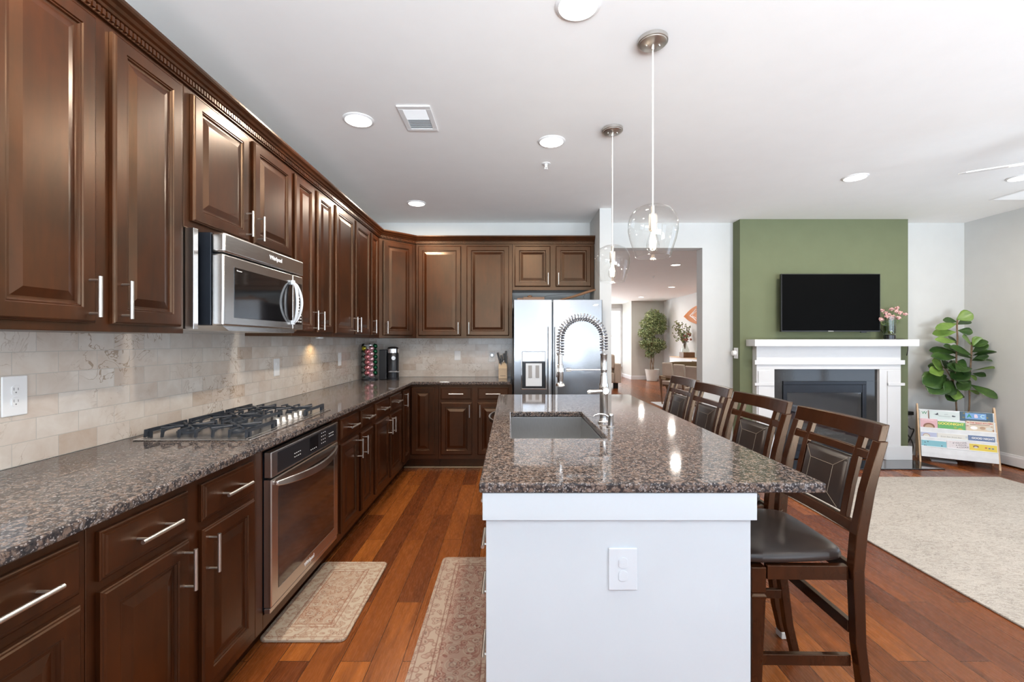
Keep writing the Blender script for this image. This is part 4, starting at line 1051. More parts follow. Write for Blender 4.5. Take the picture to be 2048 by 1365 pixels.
# ================================================================= ceiling fittings
lights = [(.278, 1.852, 'large round recessed ceiling light at the top of the picture'), (-.951, 2.814, 'recessed ceiling light left of the square air vent'), (.284, 3.116, 'recessed ceiling light between the vent and the hanging lamps'),
          (-.943, 4.516, 'recessed ceiling light nearest the end wall cabinets'), (2.91, 3.80, 'recessed ceiling light above the green chimney breast'), (4.315, 3.80, 'recessed ceiling light cut by the right edge of the picture'),
          (2.99, 8.15, 'nearest recessed ceiling light seen through the opening'), (4.12, 11.5, 'middle recessed ceiling light in the far room'), (4.10, 14.1, 'farthest recessed ceiling light in the far room'),
          (-.951, 1.10, ''), (2.91, 1.2, ''), (1.0, 11.5, '')]
def recessed(x, y, lab, i):
    t = thing('recessed_light', lab, 'ceiling light', (x, y, H), 0, 'recessed ceiling lights')
    f = MB(); f.lathe([(.086, -.0005), (.094, -.0005), (.094, -.004), (.080, -.010), (.080, -.004)], (0, 0, 0), 40, True, False); f.build('trim_ring', M['plastic_white'], t, smooth=True)
    f = MB(); f.lathe([(.0795, -.0045), (.0795, -.0055)], (0, 0, 0), 40); f.build('lens', M['lens'], t)
    l = bpy.data.lights.new('lamp', 'AREA'); l.shape = 'DISK'; l.size = .15; l.energy = LAMP_W*(1.2 if y > 6 else 1); l.color = WARM if y < 6 else (1, .93, .84)
    lo = bpy.data.objects.new('lamp', l); C.objects.link(lo); lo.parent = t; lo.location = (0, 0, -.012)
for i, (x, y, lab) in enumerate(lights):
    if not lab: lab = ['recessed ceiling light over the near counter, behind the view', 'recessed ceiling light over the cream rug, behind the view', 'recessed ceiling light deep in the far room, hidden by the end wall'][i-9]
    recessed(x, y, lab, i)

def pendant(label, x, y):
    t = thing('pendant_light', label, 'pendant light', (x, y, H), 0, 'glass pendants over the island')
    f = MB(); f.lathe([(.067, 0), (.067, -.016), (.062, -.018), (.062, -.022), (.056, -.026), (.004, -.028)], (0, 0, 0), 36); f.build('canopy', M['nickel'], t, smooth=True)
    f = MB(); f.lathe([(.007, -.028), (.007, -.045), (.004, -.05), (.002, -.052)], (0, 0, 0), 12); f.sphere((.03, 0, -.029), .005, 8, 6); f.sphere((-.03, 0, -.029), .005, 8, 6); f.build('cord_grip', M['nickel'], t, smooth=True)
    f = MB(); f.tube([(0, 0, -.05), (0, 0, -.845)], .0032, 8); f.build('cord', M['white_cord'], t, smooth=True)
    f = MB(); f.lathe([(.008, -.765), (.008, -.80), (.017, -.803), (.0185, -.81), (.0185, -.875), (.016, -.878)], (0, 0, 0), 24); f.build('socket', M['nickel'], t, smooth=True)
    f = MB(); prof = [(.018, -.762), (.05, -.766), (.082, -.782), (.103, -.81), (.112, -.845), (.111, -.88), (.103, -.92), (.090, -.96), (.077, -.999)]
    f.lathe(prof, (0, 0, 0), 48, False, False); f.build('glass_shade', M['glass'], t, smooth=True)
    f = MB(); f.tube([(.077*math.cos(2*PI*k/40), .077*math.sin(2*PI*k/40), -.999) for k in range(41)], .0016, 6); f.build('glass_rim', M['glass'], t, smooth=True)
    f = MB(); f.lathe([(.012, -.879), (.014, -.89), (.026, -.925), (.029, -.945), (.026, -.962), (.016, -.973), (.003, -.976)], (0, 0, 0), 24, True, False); f.build('bulb', M['glass'], t, smooth=True)
    f = MB()
    for k in range(6): a = 2*PI*k/6; f.tube([(.006*math.cos(a), .006*math.sin(a), -.885), (.013*math.cos(a), .013*math.sin(a), -.925), (.010*math.cos(a+.4), .010*math.sin(a+.4), -.958)], .0022, 5)
    f.build('filament', M['bulb'], t)
    l = bpy.data.lights.new('lamp', 'POINT'); l.energy = 3.5; l.color = (1, .84, .66); l.shadow_soft_size = .02
    lo = bpy.data.objects.new('lamp', l); C.objects.link(lo); lo.parent = t; lo.location = (0, 0, -.93)
pendant('nearer and larger-looking clear glass pendant lamp over the island', .653, 2.064)
pendant('farther clear glass pendant lamp over the island', .665, 2.933)

t = thing('ceiling_vent', 'square white air vent with dark louvres in the kitchen ceiling', 'vent', (-.573, 2.797, H-.0003))
f = MB(); f.box(-.099, .099, -.157, -.125, -.008, 0); f.box(-.099, .099, .125, .157, -.008, 0); f.box(-.099, -.070, -.1245, .1245, -.008, 0); f.box(.070, .099, -.1245, .1245, -.008, 0); f.build('frame', M['plastic_white'], t, bevel=.002)
f = MB(); f.box(-.069, .069, -.124, .124, -.0015, 0); f.build('duct', M['dark_ink'], t)
f = MB()
for k in range(20):
    y = -.118+k*.0124; s = 1 if k < 10 else -1
    f.rings([[(x, y, -.002), (x, y+s*.006, -.0085), (x, y+s*.0066, -.008), (x, y+.0008, -.002)] for x in (-.069, .069)])
f.box(-.069, .069, -.002, .002, -.0085, -.0018); f.build('louvre', M['plastic_white'], t)
t = thing('return_vent', 'long pale grille in the ceiling at the right edge of the picture', 'vent', (5.0, 4.22, H-.0003))
f = MB(); f.box(-.315, .30, -.185, -.165, -.008, 0); f.box(-.315, .30, .165, .185, -.008, 0); f.box(-.315, -.295, -.1645, .1645, -.008, 0); f.box(.28, .30, -.1645, .1645, -.008, 0); f.build('frame', M['plastic_white'], t)
f = MB(); f.box(-.294, .279, -.1645, .1645, -.0015, 0); f.build('duct', M['grey_ink'], t)
f = MB()
for k in range(14): y = -.155+k*.0235; f.rings([[(x, y, -.002), (x, y+.012, -.0085), (x, y+.013, -.008), (x, y+.0012, -.002)] for x in (-.294, .279)])
f.build('louvre', M['plastic_white'], t)
t = thing('fire_sprinkler', 'small white fire sprinkler head on the kitchen ceiling', 'sprinkler', (.277, 3.51, H-.0003))
f = MB(); f.lathe([(.034, 0), (.034, -.003), (.012, -.006), (.009, -.03), (.004, -.032)]); f.build('escutcheon', M['plastic_white'], t, smooth=True); f = MB(); f.lathe([(.016, -.045), (.016, -.047)]); f.tube([(.008, 0, -.028), (.010, 0, -.045)], .002, 5); f.tube([(-.008, 0, -.028), (-.010, 0, -.045)], .002, 5); f.build('deflector', M['plastic_white'], t)
for x, y, lab in ((1.71, 6.4, 'fire sprinkler head on the ceiling just beyond the opening'), (3.05, 9.6, 'fire sprinkler head on the far room ceiling above the potted tree')):
    dup(t, (x, y, H-.0003), None, lab, 'fire sprinklers'); t['group'] = 'fire sprinklers'
t = thing('ceiling_fan', 'white ceiling fan whose blade tip enters at the right edge', 'ceiling fan', (3.545, 2.60, H))
f = MB(); f.lathe([(.07, 0), (.07, -.03), (.02, -.05), (.012, -.05), (.012, -.16), (.10, -.17), (.12, -.20), (.12, -.26), (.08, -.29), (.01, -.295)]); f.build('motor', M['plastic_white'], t, smooth=True)
for k in range(4):
    a = math.radians(144.2+90*k); f = MB(); pts = [(.13, -.035), (.30, -.055), (.66, -.06), (.685, -.03), (.685, .03), (.66, .06), (.30, .055), (.13, .035)]
    f.prism(pts, -.004, .004, 'z').xf(Matrix.Rotation(a, 4, 'Z') @ Matrix.Translation((0, 0, -.27)) @ Matrix.Rotation(-.20, 4, 'X')); f.build('blade', M['plastic_white'], t, bevel=.002)

# under-cabinet puck light
t = thing('puck_light', 'small warm lamp under the wall cabinets past the microwave', 'lamp', (-1.57, 3.70, UZ0-.0003), 0)
f = MB(); f.lathe([(.030, 0), (.030, -.010), (.026, -.012)]); f.build('casing', M['plastic_white'], t); l = bpy.data.lights.new('lamp', 'SPOT'); l.energy = 3; l.color = (1, .70, .34); l.spot_size = 2.4; l.spot_blend = .8; l.shadow_soft_size = .02
lo = bpy.data.objects.new('lamp', l); C.objects.link(lo); lo.parent = t; lo.location = (0, 0, -.016)
# ================================================================= bookrack with picture books
RA = -math.radians(34.1)
RM = Matrix.Translation((4.515, 4.965, 0)) @ Matrix.Rotation(RA, 4, 'Z')
RW = .628
t = thing('book_rack', 'children\'s sling bookrack with birch sides and white canvas pockets', 'bookrack', (4.515, 4.965, 0), RA)
side = [(0, 0), (.030, 0), (.085, .09), (.20, .09), (.235, 0), (.262, 0), (.232, .615), (.205, .625), (.188, .60)]
for s, x in enumerate((0, RW-.015)):
    f = MB(); f.prism(side, x, x+.015, 'x'); f.build('side_panel', M['oak'], t, bevel=.002)
# tiers: (height of the pocket's top edge, y of the front rod, y of the back rod)
tiers = [(.175, .028), (.272, .062), (.370, .098), (.465, .134), (.562, .172)]
for k, (z, y) in enumerate(tiers[:4]):
    f = MB(); y2, z2 = tiers[k+1][1]-.004, tiers[k+1][0]
    zb = z-.125
    f.rings([[(x, y-.001, z), (x, y-.016, z-.06), (x, y-.022, z-.102), (x, y-.004, z-.108), (x, y+.004, z-.10), (x, y2-.004, z2), (x, y2-.0022, z2), (x, y+.006, z-.103), (x, y-.003, z-.112), (x, y-.026, z-.106), (x, y-.018, z-.06), (x, y-.003, z)] for x in (.0165, RW-.0165)])
    f.build('canvas_pocket', M['fabric_white'], t)
f = MB()
for z, y in tiers: f.tube([(.015, y, z), (RW-.015, y, z)], .006, 8)
f.build('rods', M['fabric_white'], t, smooth=True)

bookc = {}
def bmat(n, c, c2=None, sc_=30, lo=.55):
    t_ = NT(n+'_cover'); v = t_.coord()
    vo = t_.n('ShaderNodeTexVoronoi', Scale=float(sc_)); t_.l(v, vo.inputs['Vector'])
    cc = t_.ramp(vo.outputs['Distance'], [(0, c2 or c), (.18, c2 or c), (.26, c), (1, c)])
    t_.l(cc, t_.b.inputs['Base Color']); t_.set(Roughness=.35); return t_.m
def book(label, k, x0, x1, ztop, mat_, lean=.32, dz=0, push=0.0):
    z, y = tiers[k]; w = x1-x0; zb = z-.095
    h = ztop-zb
    o = thing('picture_book', label, 'book', tuple(RM @ Vector((x0+w/2, y-.0145, zb))), (-math.atan(.2), 0, RA), 'picture books in the sling rack')
    f = MB(); f.box(-w/2, w/2, 0, .008, 0, h); f.build('cover', mat_, o, bevel=.0015, segs=1)
    f = MB(); f.box(-w/2+.002, w/2-.002, .0012, .0078, h+.0001-.002, h+.0004); f.build('pages', M['plastic_white'], o)
    return o, h, w
def btxt(o, s, size, x, z, col, sx=1.0, bold=.0003): text(s, size, col, o, (x, -.0004, z), (R90, 0, 0), sx=sx, bold=bold)
def ink(n, c): return plain(n+'_ink', c, .5, var=.02)
I = dict(green=ink('green', (.02, .25, .10)), red=ink('red', (.45, .05, .04)), yellow=ink('yellow', (.85, .75, .15)), cyan=ink('cyan', (.45, .70, .75)), brown=ink('brown', (.22, .10, .06)), pinkw=ink('pale_pink', (.85, .65, .68)), blue=ink('blue', (.05, .13, .30)), skin=ink('tan', (.45, .30, .20)))
def blob(o, x, z, rx, rz, m, nm='picture', off=.0006):
    f = MB(); n = 18; f.rings([[(x+rx*math.cos(2*PI*k/n), y, z+rz*math.sin(2*PI*k/n)) for k in range(n)] for y in (0, -off)]); f.build(nm, m, o)
# top tier
o, h, w = book('white picture book with a green letter W in the top tier', 3, .022, .098, .563, bmat('white_w', (.62, .66, .66))); btxt(o, 'W', .045, .0, h-.032, I['green'])
f = MB(); f.box(w/2-.008, w/2-.001, -.0006, 0, 0, h); f.build('spine_band', I['brown'], o)
o, h, w = book('pale picture book with small birds and twigs in the top tier', 3, .102, .345, .562, bmat('pale', (.58, .66, .66)))
f = MB(); f.tube([(-.05, -.001, h-.052), (.0, -.001, h-.058), (.05, -.001, h-.056)], .0011, 5); f.tube([(-.085, -.001, h-.040), (-.05, -.001, h-.030)], .0016, 5); f.tube([(.0, -.001, h-.036), (.03, -.001, h-.032)], .0011, 5); f.build('twigs', M['dark_ink'], o)
blob(o, -.060, h-.040, .014, .006, M['dark_ink']); blob(o, -.055, h-.028, .006, .006, M['dark_ink']); blob(o, .075, h-.050, .016, .006, M['dark_ink']); blob(o, .068, h-.043, .004, .004, M['dark_ink'])
o, h, w = book('dark blue alphabet picture book lettered ABC at the top right', 3, .350, .600, .572, bmat('abc', (.04, .09, .14), (.20, .17, .05), 26))
f = MB(); f.box(-.085, .075, -.0008, -.0001, h-.075, h-.012); f.build('blue_panel', plain('sky_blue_panel', (.16, .33, .62), .35), o)
text('A', .050, I['green'], o, (-.055, -.0012, h-.044), (R90, 0, 0), bold=.0016); text('B', .048, I['pinkw'], o, (-.003, -.0012, h-.044), (R90, 0, 0), bold=.0016); text('C', .048, I['cyan'], o, (.047, -.0012, h-.044), (R90, 0, 0), bold=.0014)
# second tier
o, h, w = book('pink picture book with a brown-haired head in the second tier', 2, .022, .163, .472, bmat('pink', (.66, .40, .44))); btxt(o, "IT'S EXTREMELY", .0165, .0, h-.014, I['pinkw'])
blob(o, -.0, h-.085, .048, .040, I['brown']); blob(o, .0, h-.095, .036, .034, I['skin'], off=.0010)
o, h, w = book('green and yellow picture book lettered GOODNIGHT', 2, .166, .383, .455, bmat('goodnight', (.10, .36, .10), (.45, .42, .04), 9), push=-.013); btxt(o, 'GOODNIGHT', .036, -.005, h-.024, I['yellow'], .92, .0008)
o, h, w = book('picture book with a red title band at the right of the second tier', 2, .387, .600, .482, bmat('night_kitchen', (.62, .52, .40), (.35, .20, .12), 24), push=.006)
f = MB(); f.box(-w/2+.006, w/2-.006, -.0009, -.0001, h-.046, h-.008); f.build('title_band', plain('cream_band', (.66, .60, .50), .4), o)
text('IN THE NIGHT KITCHEN', .0175, I['red'], o, (0, -.0013, h-.020), (R90, 0, 0), bold=.0007); f = MB(); f.box(-.075, .075, -.0012, -.0009, h-.040, h-.034); f.build('subtitle', I['brown'], o)
blob(o, -.045, h-.072, .028, .018, M['white_ink']); blob(o, .020, h-.070, .022, .016, I['skin']); blob(o, .070, h-.074, .026, .018, M['ceramic'])
# third tier
o, h, w = book('lavender picture book with a faint face at the left of the third tier', 1, .022, .150, .328, bmat('lavender', (.42, .46, .62))); blob(o, -.02, h-.040, .030, .026, I['skin']); blob(o, -.02, h-.046, .026, .024, M['ceramic'], off=.001)
o, h, w = book('pale many-coloured picture book in the middle of the third tier', 1, .155, .395, .330, bmat('multi', (.66, .66, .62), (.50, .55, .60), 22)); btxt(o, 'Brown Bear, Brown Bear', .018, -.01, h-.035, M['grey_ink'], .9)
o, h, w = book('slate blue picture book lettered GOOD NIGHT at the right of the third tier', 1, .398, .598, .334, bmat('slate', (.12, .18, .32), (.22, .25, .42), 18)); btxt(o, 'GOOD NIGHT', .026, .01, h-.028, M['white_ink'], 1, .0006)
# lowest tier
o, h, w = book('teal picture book with small animals in the lowest tier', 0, .022, .222, .245, bmat('teal', (.20, .46, .54), (.08, .14, .18), 34))
o, h, w = book('white picture book with slanted lettering in the middle of the lowest tier', 0, .226, .398, .262, bmat('white_cookie', (.70, .66, .68), (.66, .60, .62), 40))
for s, zz in (('IF YOU GIVE', .018), ('A MOUSE', .040), ('A COOKIE', .062)): text(s, .020, M['dark_ink'], o, (.005+zz*.5, -.0005, h-zz), (R90, -.14, 0))
o, h, w = book('bright yellow picture book at the right of the lowest tier', 0, .402, .606, .250, bmat('yellow', (.72, .56, .06), (.66, .50, .08), 30))
blob(o, -.055, h-.028, .022, .013, I['brown']); blob(o, -.055, h-.036, .014, .010, M['ceramic'], off=.001)
for x in (.02, .045, .07): blob(o, x, h-.032-.004*(x > .04), .009, .006, [I['skin'], I['blue'], I['red']][int(x*100) % 3])
t2 = thing('storage_tray', 'flat grey box lying on the floor under the bookrack', 'box', tuple(RM @ Vector((.20, .155, 0))), RA)
f = MB(); f.box(-.09, .12, -.05, .03, .0005, .022); f.build('casing', M['grey_ink'], t2, bevel=.003)

# ================================================================= fiddle-leaf fig
def U(px, py, y): return Vector(((px-1021)/900*y, y, EYE-(py-683)/900*y))
def leaf(f, base, tip, w, nrm, cup=.12, droop=.10):
    base, tip = Vector(base), Vector(tip); d = tip-base; L = d.length; d.normalize(); s = d.cross(nrm).normalized(); n = s.cross(d).normalized()
    prof = [(0, .05), (.12, .28), (.3, .62), (.5, .92), (.68, 1.0), (.84, .78), (.95, .36), (1.0, .02)]
    rows = []
    for u, k in prof:
        c = base+d*L*u - n*(L*droop*(u*u)) ; hw = w/2*k
        rows.append([c-s*hw+n*cup*hw, c-s*hw*.5+n*cup*hw*.3, c, c+s*hw*.5+n*cup*hw*.3, c+s*hw+n*cup*hw])
    V = [[f.bm.verts.new(p) for p in r] for r in rows]
    for a, b in zip(V, V[1:]):
        for i in range(4): f.bm.faces.new((a[i], a[i+1], b[i+1], b[i]))
PY = 5.0
FX, FY = 5.13, 5.115
t = thing('fiddle_leaf_fig', 'two-stemmed fiddle-leaf fig plant standing behind the bookrack', 'plant', (FX, FY, 0))
f = MB(); f.lathe([(.085, .0005), (.10, .01), (.125, .20), (.130, .235), (.122, .235), (.115, .20)], (0, .0, 0), 28, True, False); f.build('pot', M['plastic_black'], t, smooth=True)
f = MB(); f.lathe([(.116, .19), (.116, .20)], (0, 0, 0), 24); f.build('soil', M['bark'], t)
O = Vector((FX, FY, 0))
stems = [[(1913, 818), (1911, 790), (1906, 765), (1912, 735), (1913, 705), (1915, 680), (1914, 655), (1915, 640)], [(1938, 820), (1939, 790), (1938, 768), (1941, 735), (1943, 705), (1944, 685)], [(1906, 765), (1898, 750), (1890, 738), (1876, 728)]]
f = MB()
for k, s in enumerate(stems):
    pts = [U(x, y, 5.06+.02*k) - O for x, y in s]
    if k < 2: pts = [Vector((-.03+.06*k, 0, .19))] + pts
    f.tube(smooth_pts(pts, 4), .0085 if k < 2 else .005, 7)
f.build('stem', M['bark'], t)
# (base px, tip px, width m, depth offset, young)
LV = [((1913, 640), (1946, 628), .11, -.08, 1), ((1914, 645), (1886, 640), .075, .06, 0), ((1914, 648), (1873, 657), .07, -.05, 1), ((1915, 650), (1942, 640), .07, .06, 0), ((1916, 662), (1946, 666), .085, -.08, 0),
      ((1912, 665), (1866, 668), .085, .04, 1), ((1913, 685), (1873, 679), .065, -.08, 1), ((1914, 690), (1898, 672), .05, .1, 0), ((1914, 700), (1890, 692), .06, -.1, 0), ((1912, 706), (1860, 701), .085, .02, 0),
      ((1913, 716), (1866, 712), .085, -.1, 0), ((1943, 690), (1928, 674), .10, -.1, 1), ((1945, 692), (1963, 676), .095, -.02, 1), ((1945, 695), (1976, 684), .085, .08, 0), ((1945, 705), (1977, 690), .08, -.1, 0), ((1946, 712), (1993, 702), .085, -.03, 0),
      ((1945, 718), (1985, 722), .08, .07, 0), ((1944, 722), (1977, 712), .07, -.12, 0), ((1944, 712), (1905, 693), .08, -.12, 0), ((1944, 718), (1900, 700), .075, .08, 0), ((1946, 742), (1988, 736), .13, -.10, 1), ((1945, 748), (1972, 753), .085, .08, 0),
      ((1944, 738), (1900, 735), .12, -.15, 0), ((1942, 745), (1905, 757), .13, -.06, 0), ((1940, 770), (1996, 797), .10, -.05, 0), ((1939, 782), (1960, 788), .04, .05, 1), ((1941, 762), (1918, 778), .10, -.12, 0), ((1940, 752), (1955, 760), .05, .05, 1),
      ((1886, 738), (1866, 722), .13, -.04, 1), ((1884, 740), (1856, 732), .10, .06, 0), ((1888, 742), (1862, 745), .10, -.1, 1), ((1890, 738), (1894, 722), .10, .08, 0), ((1896, 742), (1912, 728), .12, -.12, 0), ((1893, 752), (1848, 768), .17, -.05, 0), ((1896, 758), (1862, 786), .17, -.12, 0),
      ((1900, 755), (1928, 768), .15, -.16, 0), ((1905, 762), (1895, 788), .12, -.15, 0), ((1911, 792), (1896, 800), .09, -.08, 0), ((1911, 792), (1923, 786), .09, .03, 0), ((1908, 775), (1912, 800), .10, -.10, 1), ((1905, 748), (1925, 738), .11, .06, 0), ((1898, 732), (1912, 742), .10, -.18, 0), ((1920, 735), (1932, 748), .12, .03, 0), ((1925, 755), (1940, 768), .10, .08, 0), ((1913, 725), (1935, 732), .10, -.02, 0), ((1914, 728), (1896, 730), .10, .06, 0)]
fd, fl = MB(), MB(); rnd = random.Random(11)
for b, tp, w, dy, yg in LV:
    B = U(b[0], b[1], 5.06)-O; T = U(tp[0], tp[1], min(5.06+max(-.20, min(.10, dy)), 5.27*900/(tp[0]+4-1021)))-O
    nn = Vector((rnd.uniform(-.3, .3), -.85+rnd.uniform(-.3, .3), .62)).normalized()
    if yg: nn = Vector((rnd.uniform(-.2, .2), -.85, .5)).normalized()
    leaf(fl if yg else fd, B, T, w*1.32, nn, .20, .06)
ff = fd.build('leaves', M['leaf'], t, smooth=True); ff.modifiers.new('s', 'SOLIDIFY').thickness = .001
ff = fl.build('young_leaves', M['leaf_light'], t, smooth=True); ff.modifiers.new('s', 'SOLIDIFY').thickness = .001

# ================================================================= far room
t = thing('potted_ficus', 'tall potted ficus tree with twisted trunk in the far room corner', 'plant', (4.735, 15.05, 0))
f = MB(); f.lathe([(.15, 0), (.17, .01), (.225, .36), (.23, .39), (.215, .39), (.20, .34)], (0, 0, 0), 32, True, False); f.build('pot', M['ceramic'], t, smooth=True)
f = MB(); f.lathe([(.20, .33), (.20, .345)], (0, 0, 0), 24); f.build('soil', M['bark'], t)
f = MB()
for k in range(3):
    ph = 2*PI*k/3; f.tube([(.055*math.cos(ph+z*5)*(1-.2*z), .055*math.sin(ph+z*5)*(1-.2*z), .34+z*1.1) for z in [i/14 for i in range(15)]], .018, 8)
f.tube([(0, 0, 1.4), (.03, 0, 1.8), (-.03, 0, 2.2)], .015, 6); f.build('trunk', M['bark'], t)
rnd = random.Random(5); f = MB()
blobs = [(.05, 2.15, .30, .26), (.22, 2.02, .26, .26), (-.13, 1.93, .28, .2), (.10, 1.78, .38, .22), (-.18, 1.62, .30, .18), (-.05, 1.32, .33, .18), (.25, 1.22, .24, .2), (-.25, 1.22, .18, .14), (.05, 1.08, .26, .16), (-.08, .92, .16, .14), (.3, 1.72, .16, .14), (-.30, 1.55, .14, .1)]
for cx, cz, rx, rz in blobs:
    for _ in range(int(620*rx*rz/.05)):
        while True:
            q = Vector([rnd.uniform(-1, 1) for _ in range(3)])
            if .35 < q.length < 1: break
        p = Vector((cx+q.x*rx, q.y*rx*.9, cz+q.z*rz)); d = Vector((rnd.uniform(-1, 1), rnd.uniform(-1, 1), rnd.uniform(-1.1, .3))).normalized()
        s = d.cross(Vector((rnd.uniform(-1, 1), rnd.uniform(-1, 1), rnd.uniform(-.3, 1)))).normalized(); L_ = rnd.uniform(.05, .085)
        f.face([p, p+d*L_*.45+s*L_*.24, p+d*L_, p+d*L_*.45-s*L_*.24])
f.build('foliage', M['ficus_leaf'], t)

def sofa(loc):
    t = thing('sofa', 'beige sofa end with cushion seen left through the opening', 'sofa', loc)
    fb_ = M['beige_fabric']
    f = MB(); f.box(-2.0, -.001, .0, .95, .16, .44); f.build('base', fb_, t, bevel=.03, segs=3, smooth=True)
    f = MB(); f.box(.0, .18, -.02, .97, .16, .70); f.build('armrest', fb_, t, bevel=.02, segs=3, smooth=True)
    f = MB(); f.box(-2.0, -.005, .74, .97, .45, .86); f.build('backrest', fb_, t, bevel=.04, segs=3, smooth=True)
    f = MB(); f.box(-.50, -.02, .10, .30, .45, .93); f.build('cushion', M['beige_fabric'], t, bevel=.06, segs=4, smooth=True)
    f = MB(); f.box(-.22, .02, .02, .26, .56, .96); f.build('cushion', M['beige_fabric'], t, bevel=.05, segs=4, smooth=True)
    for x, y in ((-1.9, .08), (.02, .02), (-1.9, .85), (.02, .85)):
        f = MB(); f.box(x-.06, x+.08, y, y+.08, 0, .159); f.build('leg', M['plastic_black'], t)
sofa((2.92, 12.6, 0))

def dchair():
    t = thing('dining_chair', 'x', 'chair', (0, 0, 0))
    # faces +x
    f = MB(); f.box(-.20, .25, -.20, .20, .42, .49); f.build('seat', M['beige_fabric'], t, bevel=.02, segs=3, smooth=True)
    f = MB(); f.rings([[(-.235, y*1.0, .60), (-.185, y, .60), (-.215, y*.94, .88), (-.255, y*.94, .88)] for y in (-.145, .145)]); f.build('backrest', M['beige_fabric'], t, bevel=.018, segs=3, smooth=True)
    for s in (-1, 1):
        f = MB(); f.tube([(-.245, s*.20, .60), (-.20, s*.215, .30), (-.16, s*.22, 0)], [.016, .020, .013], 8); f.build('rear_leg', M['walnut'], t, smooth=True)
        f = MB(); f.tube([(-.10, s*.215, .45), (.0, s*.22, .25), (.2, s*.22, 0)], [.018, .018, .012], 8); f.build('front_leg', M['walnut'], t, smooth=True)
    f = MB(); f.tube([(-.235, -.20, .58), (-.235, .20, .58)], .012, 6); f.box(-.19, .2, -.19, -.17, .38, .419); f.box(-.19, .2, .17, .19, .38, .419); f.build('frame', M['walnut'], t)
    return t
dc = dchair(); dc.location = (3.42, 9.30, .0108); dc.rotation_euler = (0, 0, .42); dc['label'] = 'leftmost and farthest of the three beige dining chairs'; dc['group'] = 'dining chairs in the far room'
dup(dc, (3.42, 8.66, .0108), .42, 'middle of the three beige dining chairs', 'dining chairs in the far room')
dup(dc, (3.40, 8.02, .0108), .42, 'nearest beige dining chair, partly behind the opening edge', 'dining chairs in the far room')
t = thing('dining_bench', 'olive brown upholstered chair back beyond the dining chairs', 'chair', (4.12, 10.9, 0))
f = MB(); f.box(-.45, .45, -.25, .25, .40, .48); f.build('seat', M['beige_dark'], t, bevel=.02, segs=3)
f = MB(); n = 12; f.rings([[(x, -.27-.06*(1-(x/.45)**2), .45), (x, -.22-.06*(1-(x/.45)**2), .45), (x, -.24-.06*(1-(x/.45)**2), .80+.05*(1-(x/.45)**4)), (x, -.29-.06*(1-(x/.45)**2), .80+.05*(1-(x/.45)**4))] for x in [-.45+.9*i/n for i in range(n+1)]]); f.build('backrest', M['beige_dark'], t, smooth=True)
for x in (-.4, .4):
    for y in (-.22, .2): f = MB(); f.tube([(x, y, 0), (x, y, .405)], .018, 8); f.build('leg', M['walnut'], t)
t = thing('dining_table', 'dining table mostly hidden behind the opening in the far room', 'table', (4.25, 8.6, .0108))
f = MB(); f.box(-.42, .42, -1.0, 1.0, .71, .745); f.build('tabletop', M['walnut'], t, bevel=.006)
for x in (-.35, .35):
    for y in (-.9, .9): f = MB(); f.tube([(x, y, 0), (x*.95, y*.95, .709)], .025, 8); f.build('leg', M['walnut'], t)
# console and its decorations
t = thing('console_table', 'white console cabinet against the right wall of the far room', 'cabinet', (5.08, 12.4, 0))
f = MB(); f.box(-.20, .20, -1.4, 1.4, .08, .845); f.build('body', M['trim'], t, bevel=.004); f = MB(); f.box(-.21, .205, -1.42, 1.42, .846, .868); f.build('top', M['oak'], t, bevel=.003)
f = MB(); f.box(-.206, -.2005, -1.35, -.30, .12, .80); f.build('door', M['walnut'], t)
for x in (-.16, .16):
    for y in (-1.3, 1.3): f = MB(); f.box(x-.02, x+.02, y-.02, y+.02, 0, .0795); f.build('leg', M['walnut'], t)
t = thing('tall_vase', 'tall clear vase on the white console in the far room', 'vase', (5.08, 13.1, .8685))
f = MB(); f.lathe([(.10, 0), (.12, .05), (.12, .2), (.07, .32), (.05, .42), (.06, .45)], (0, 0, 0), 24, True, False); f.build('glass_wall', M['glass_vase'], t, smooth=True)
t = thing('dried_bouquet', 'spray of brownish leaves and berries in the tall console vase', 'flowers', (5.08, 13.1, 1.2))
f = MB(); g = MB(); rnd = random.Random(2)
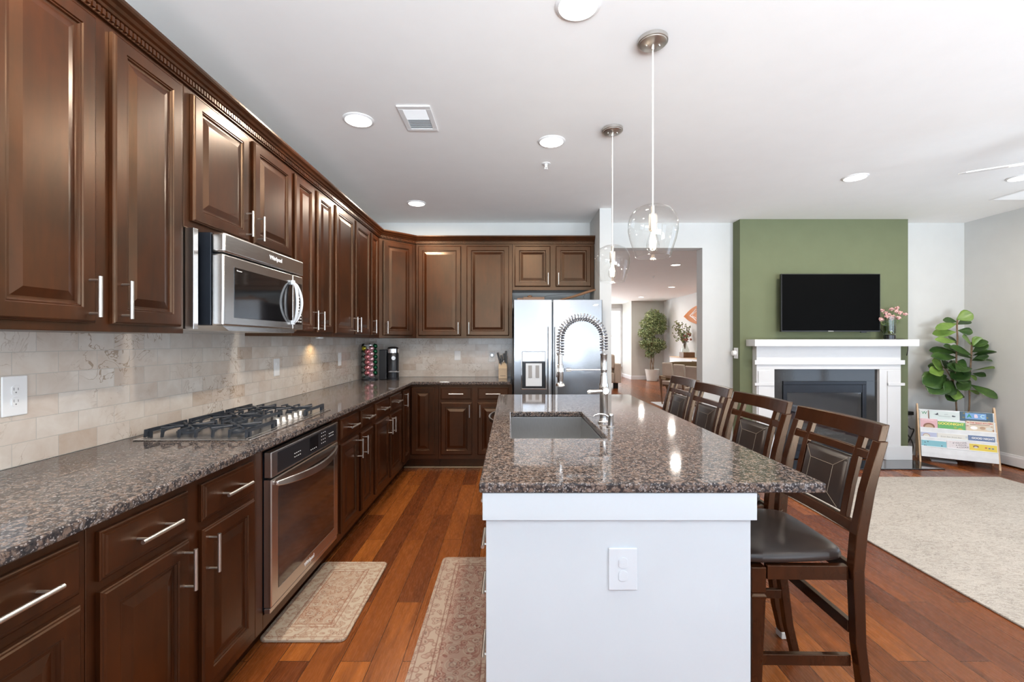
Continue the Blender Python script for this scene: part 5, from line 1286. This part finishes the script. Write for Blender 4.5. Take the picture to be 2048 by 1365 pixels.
for k in range(16):
    e = Vector((rnd.uniform(-.28, .15), rnd.uniform(-.2, .2), rnd.uniform(.25, .68))); f.tube([(0, 0, -.1), (e.x*.3, e.y*.3, .15), tuple(e)], .006, 5)
    for j in range(16):
        p = e*rnd.uniform(.45, 1.05)+Vector((rnd.uniform(-.05, .05), rnd.uniform(-.05, .05), rnd.uniform(-.05, .05))); d = Vector((rnd.uniform(-1, 1), rnd.uniform(-1, 1), rnd.uniform(-.5, 1))).normalized(); s = d.cross(Vector((.3, 1, .2))).normalized(); g.face([p, p+d*.03+s*.018, p+d*.065, p+d*.03-s*.018])
f.build('twigs', M['bark'], t); g.build('foliage', M['ficus_leaf'], t)
f = MB()
for k in range(10): p = (rnd.uniform(-.05, .18), rnd.uniform(-.1, .1), rnd.uniform(.15, .35)); f.sphere(p, .035, 8, 6)
f.build('blooms', plain('dusty_rose_bloom', (.36, .16, .12), .8), t)
o = MB().box(-.16, .16, -.16, .16, 0, .15).build('photo_box', M['walnut'], loc=(4.99, 12.72, .8685), bevel=.005); tag(o, 'square brown box before the vase on the console', 'box')
t = thing('wall_mirror', 'narrow bright mirror on the right wall above the console', 'mirror', (XR-.012, 12.15, 1.55)); f = MB(); f.box(-.02, .0105, -.55, .55, -.62, .40); f.build('frame', M['trim'], t, bevel=.004); f = MB(); f.box(-.0215, -.0205, -.51, .51, -.58, .36); f.build('mirror_glass', M['mirror'], t)
t = thing('wall_art', 'orange eye-shaped wooden wall ornament in the far room', 'wall decoration', (XR-.004, 12.45, 2.08))
def lens_pts(a, b, n=14): return [(-a+2*a*i/n, b*(1-((-a+2*a*i/n)/a)**2)) for i in range(n+1)] + [(a-2*a*i/n, -b*(1-((a-2*a*i/n)/a)**2)) for i in range(1, n)]
f = MB(); f.prism(lens_pts(1.25, .275), -.045, .0, 'x'); f.build('plaque', M['orange'], t, bevel=.008)
f = MB()
for s in (-1, 1): f.tube([(-.047, .74, 0), (-.047, .50, s*.085), (-.047, .56, s*.05), (-.047, .30, s*.17)], .014, 6); f.tube([(-.047, .60, s*.01), (-.047, .30, s*.10)], .008, 6)
f.build('zigzag_inlay', M['white_ink'], t)
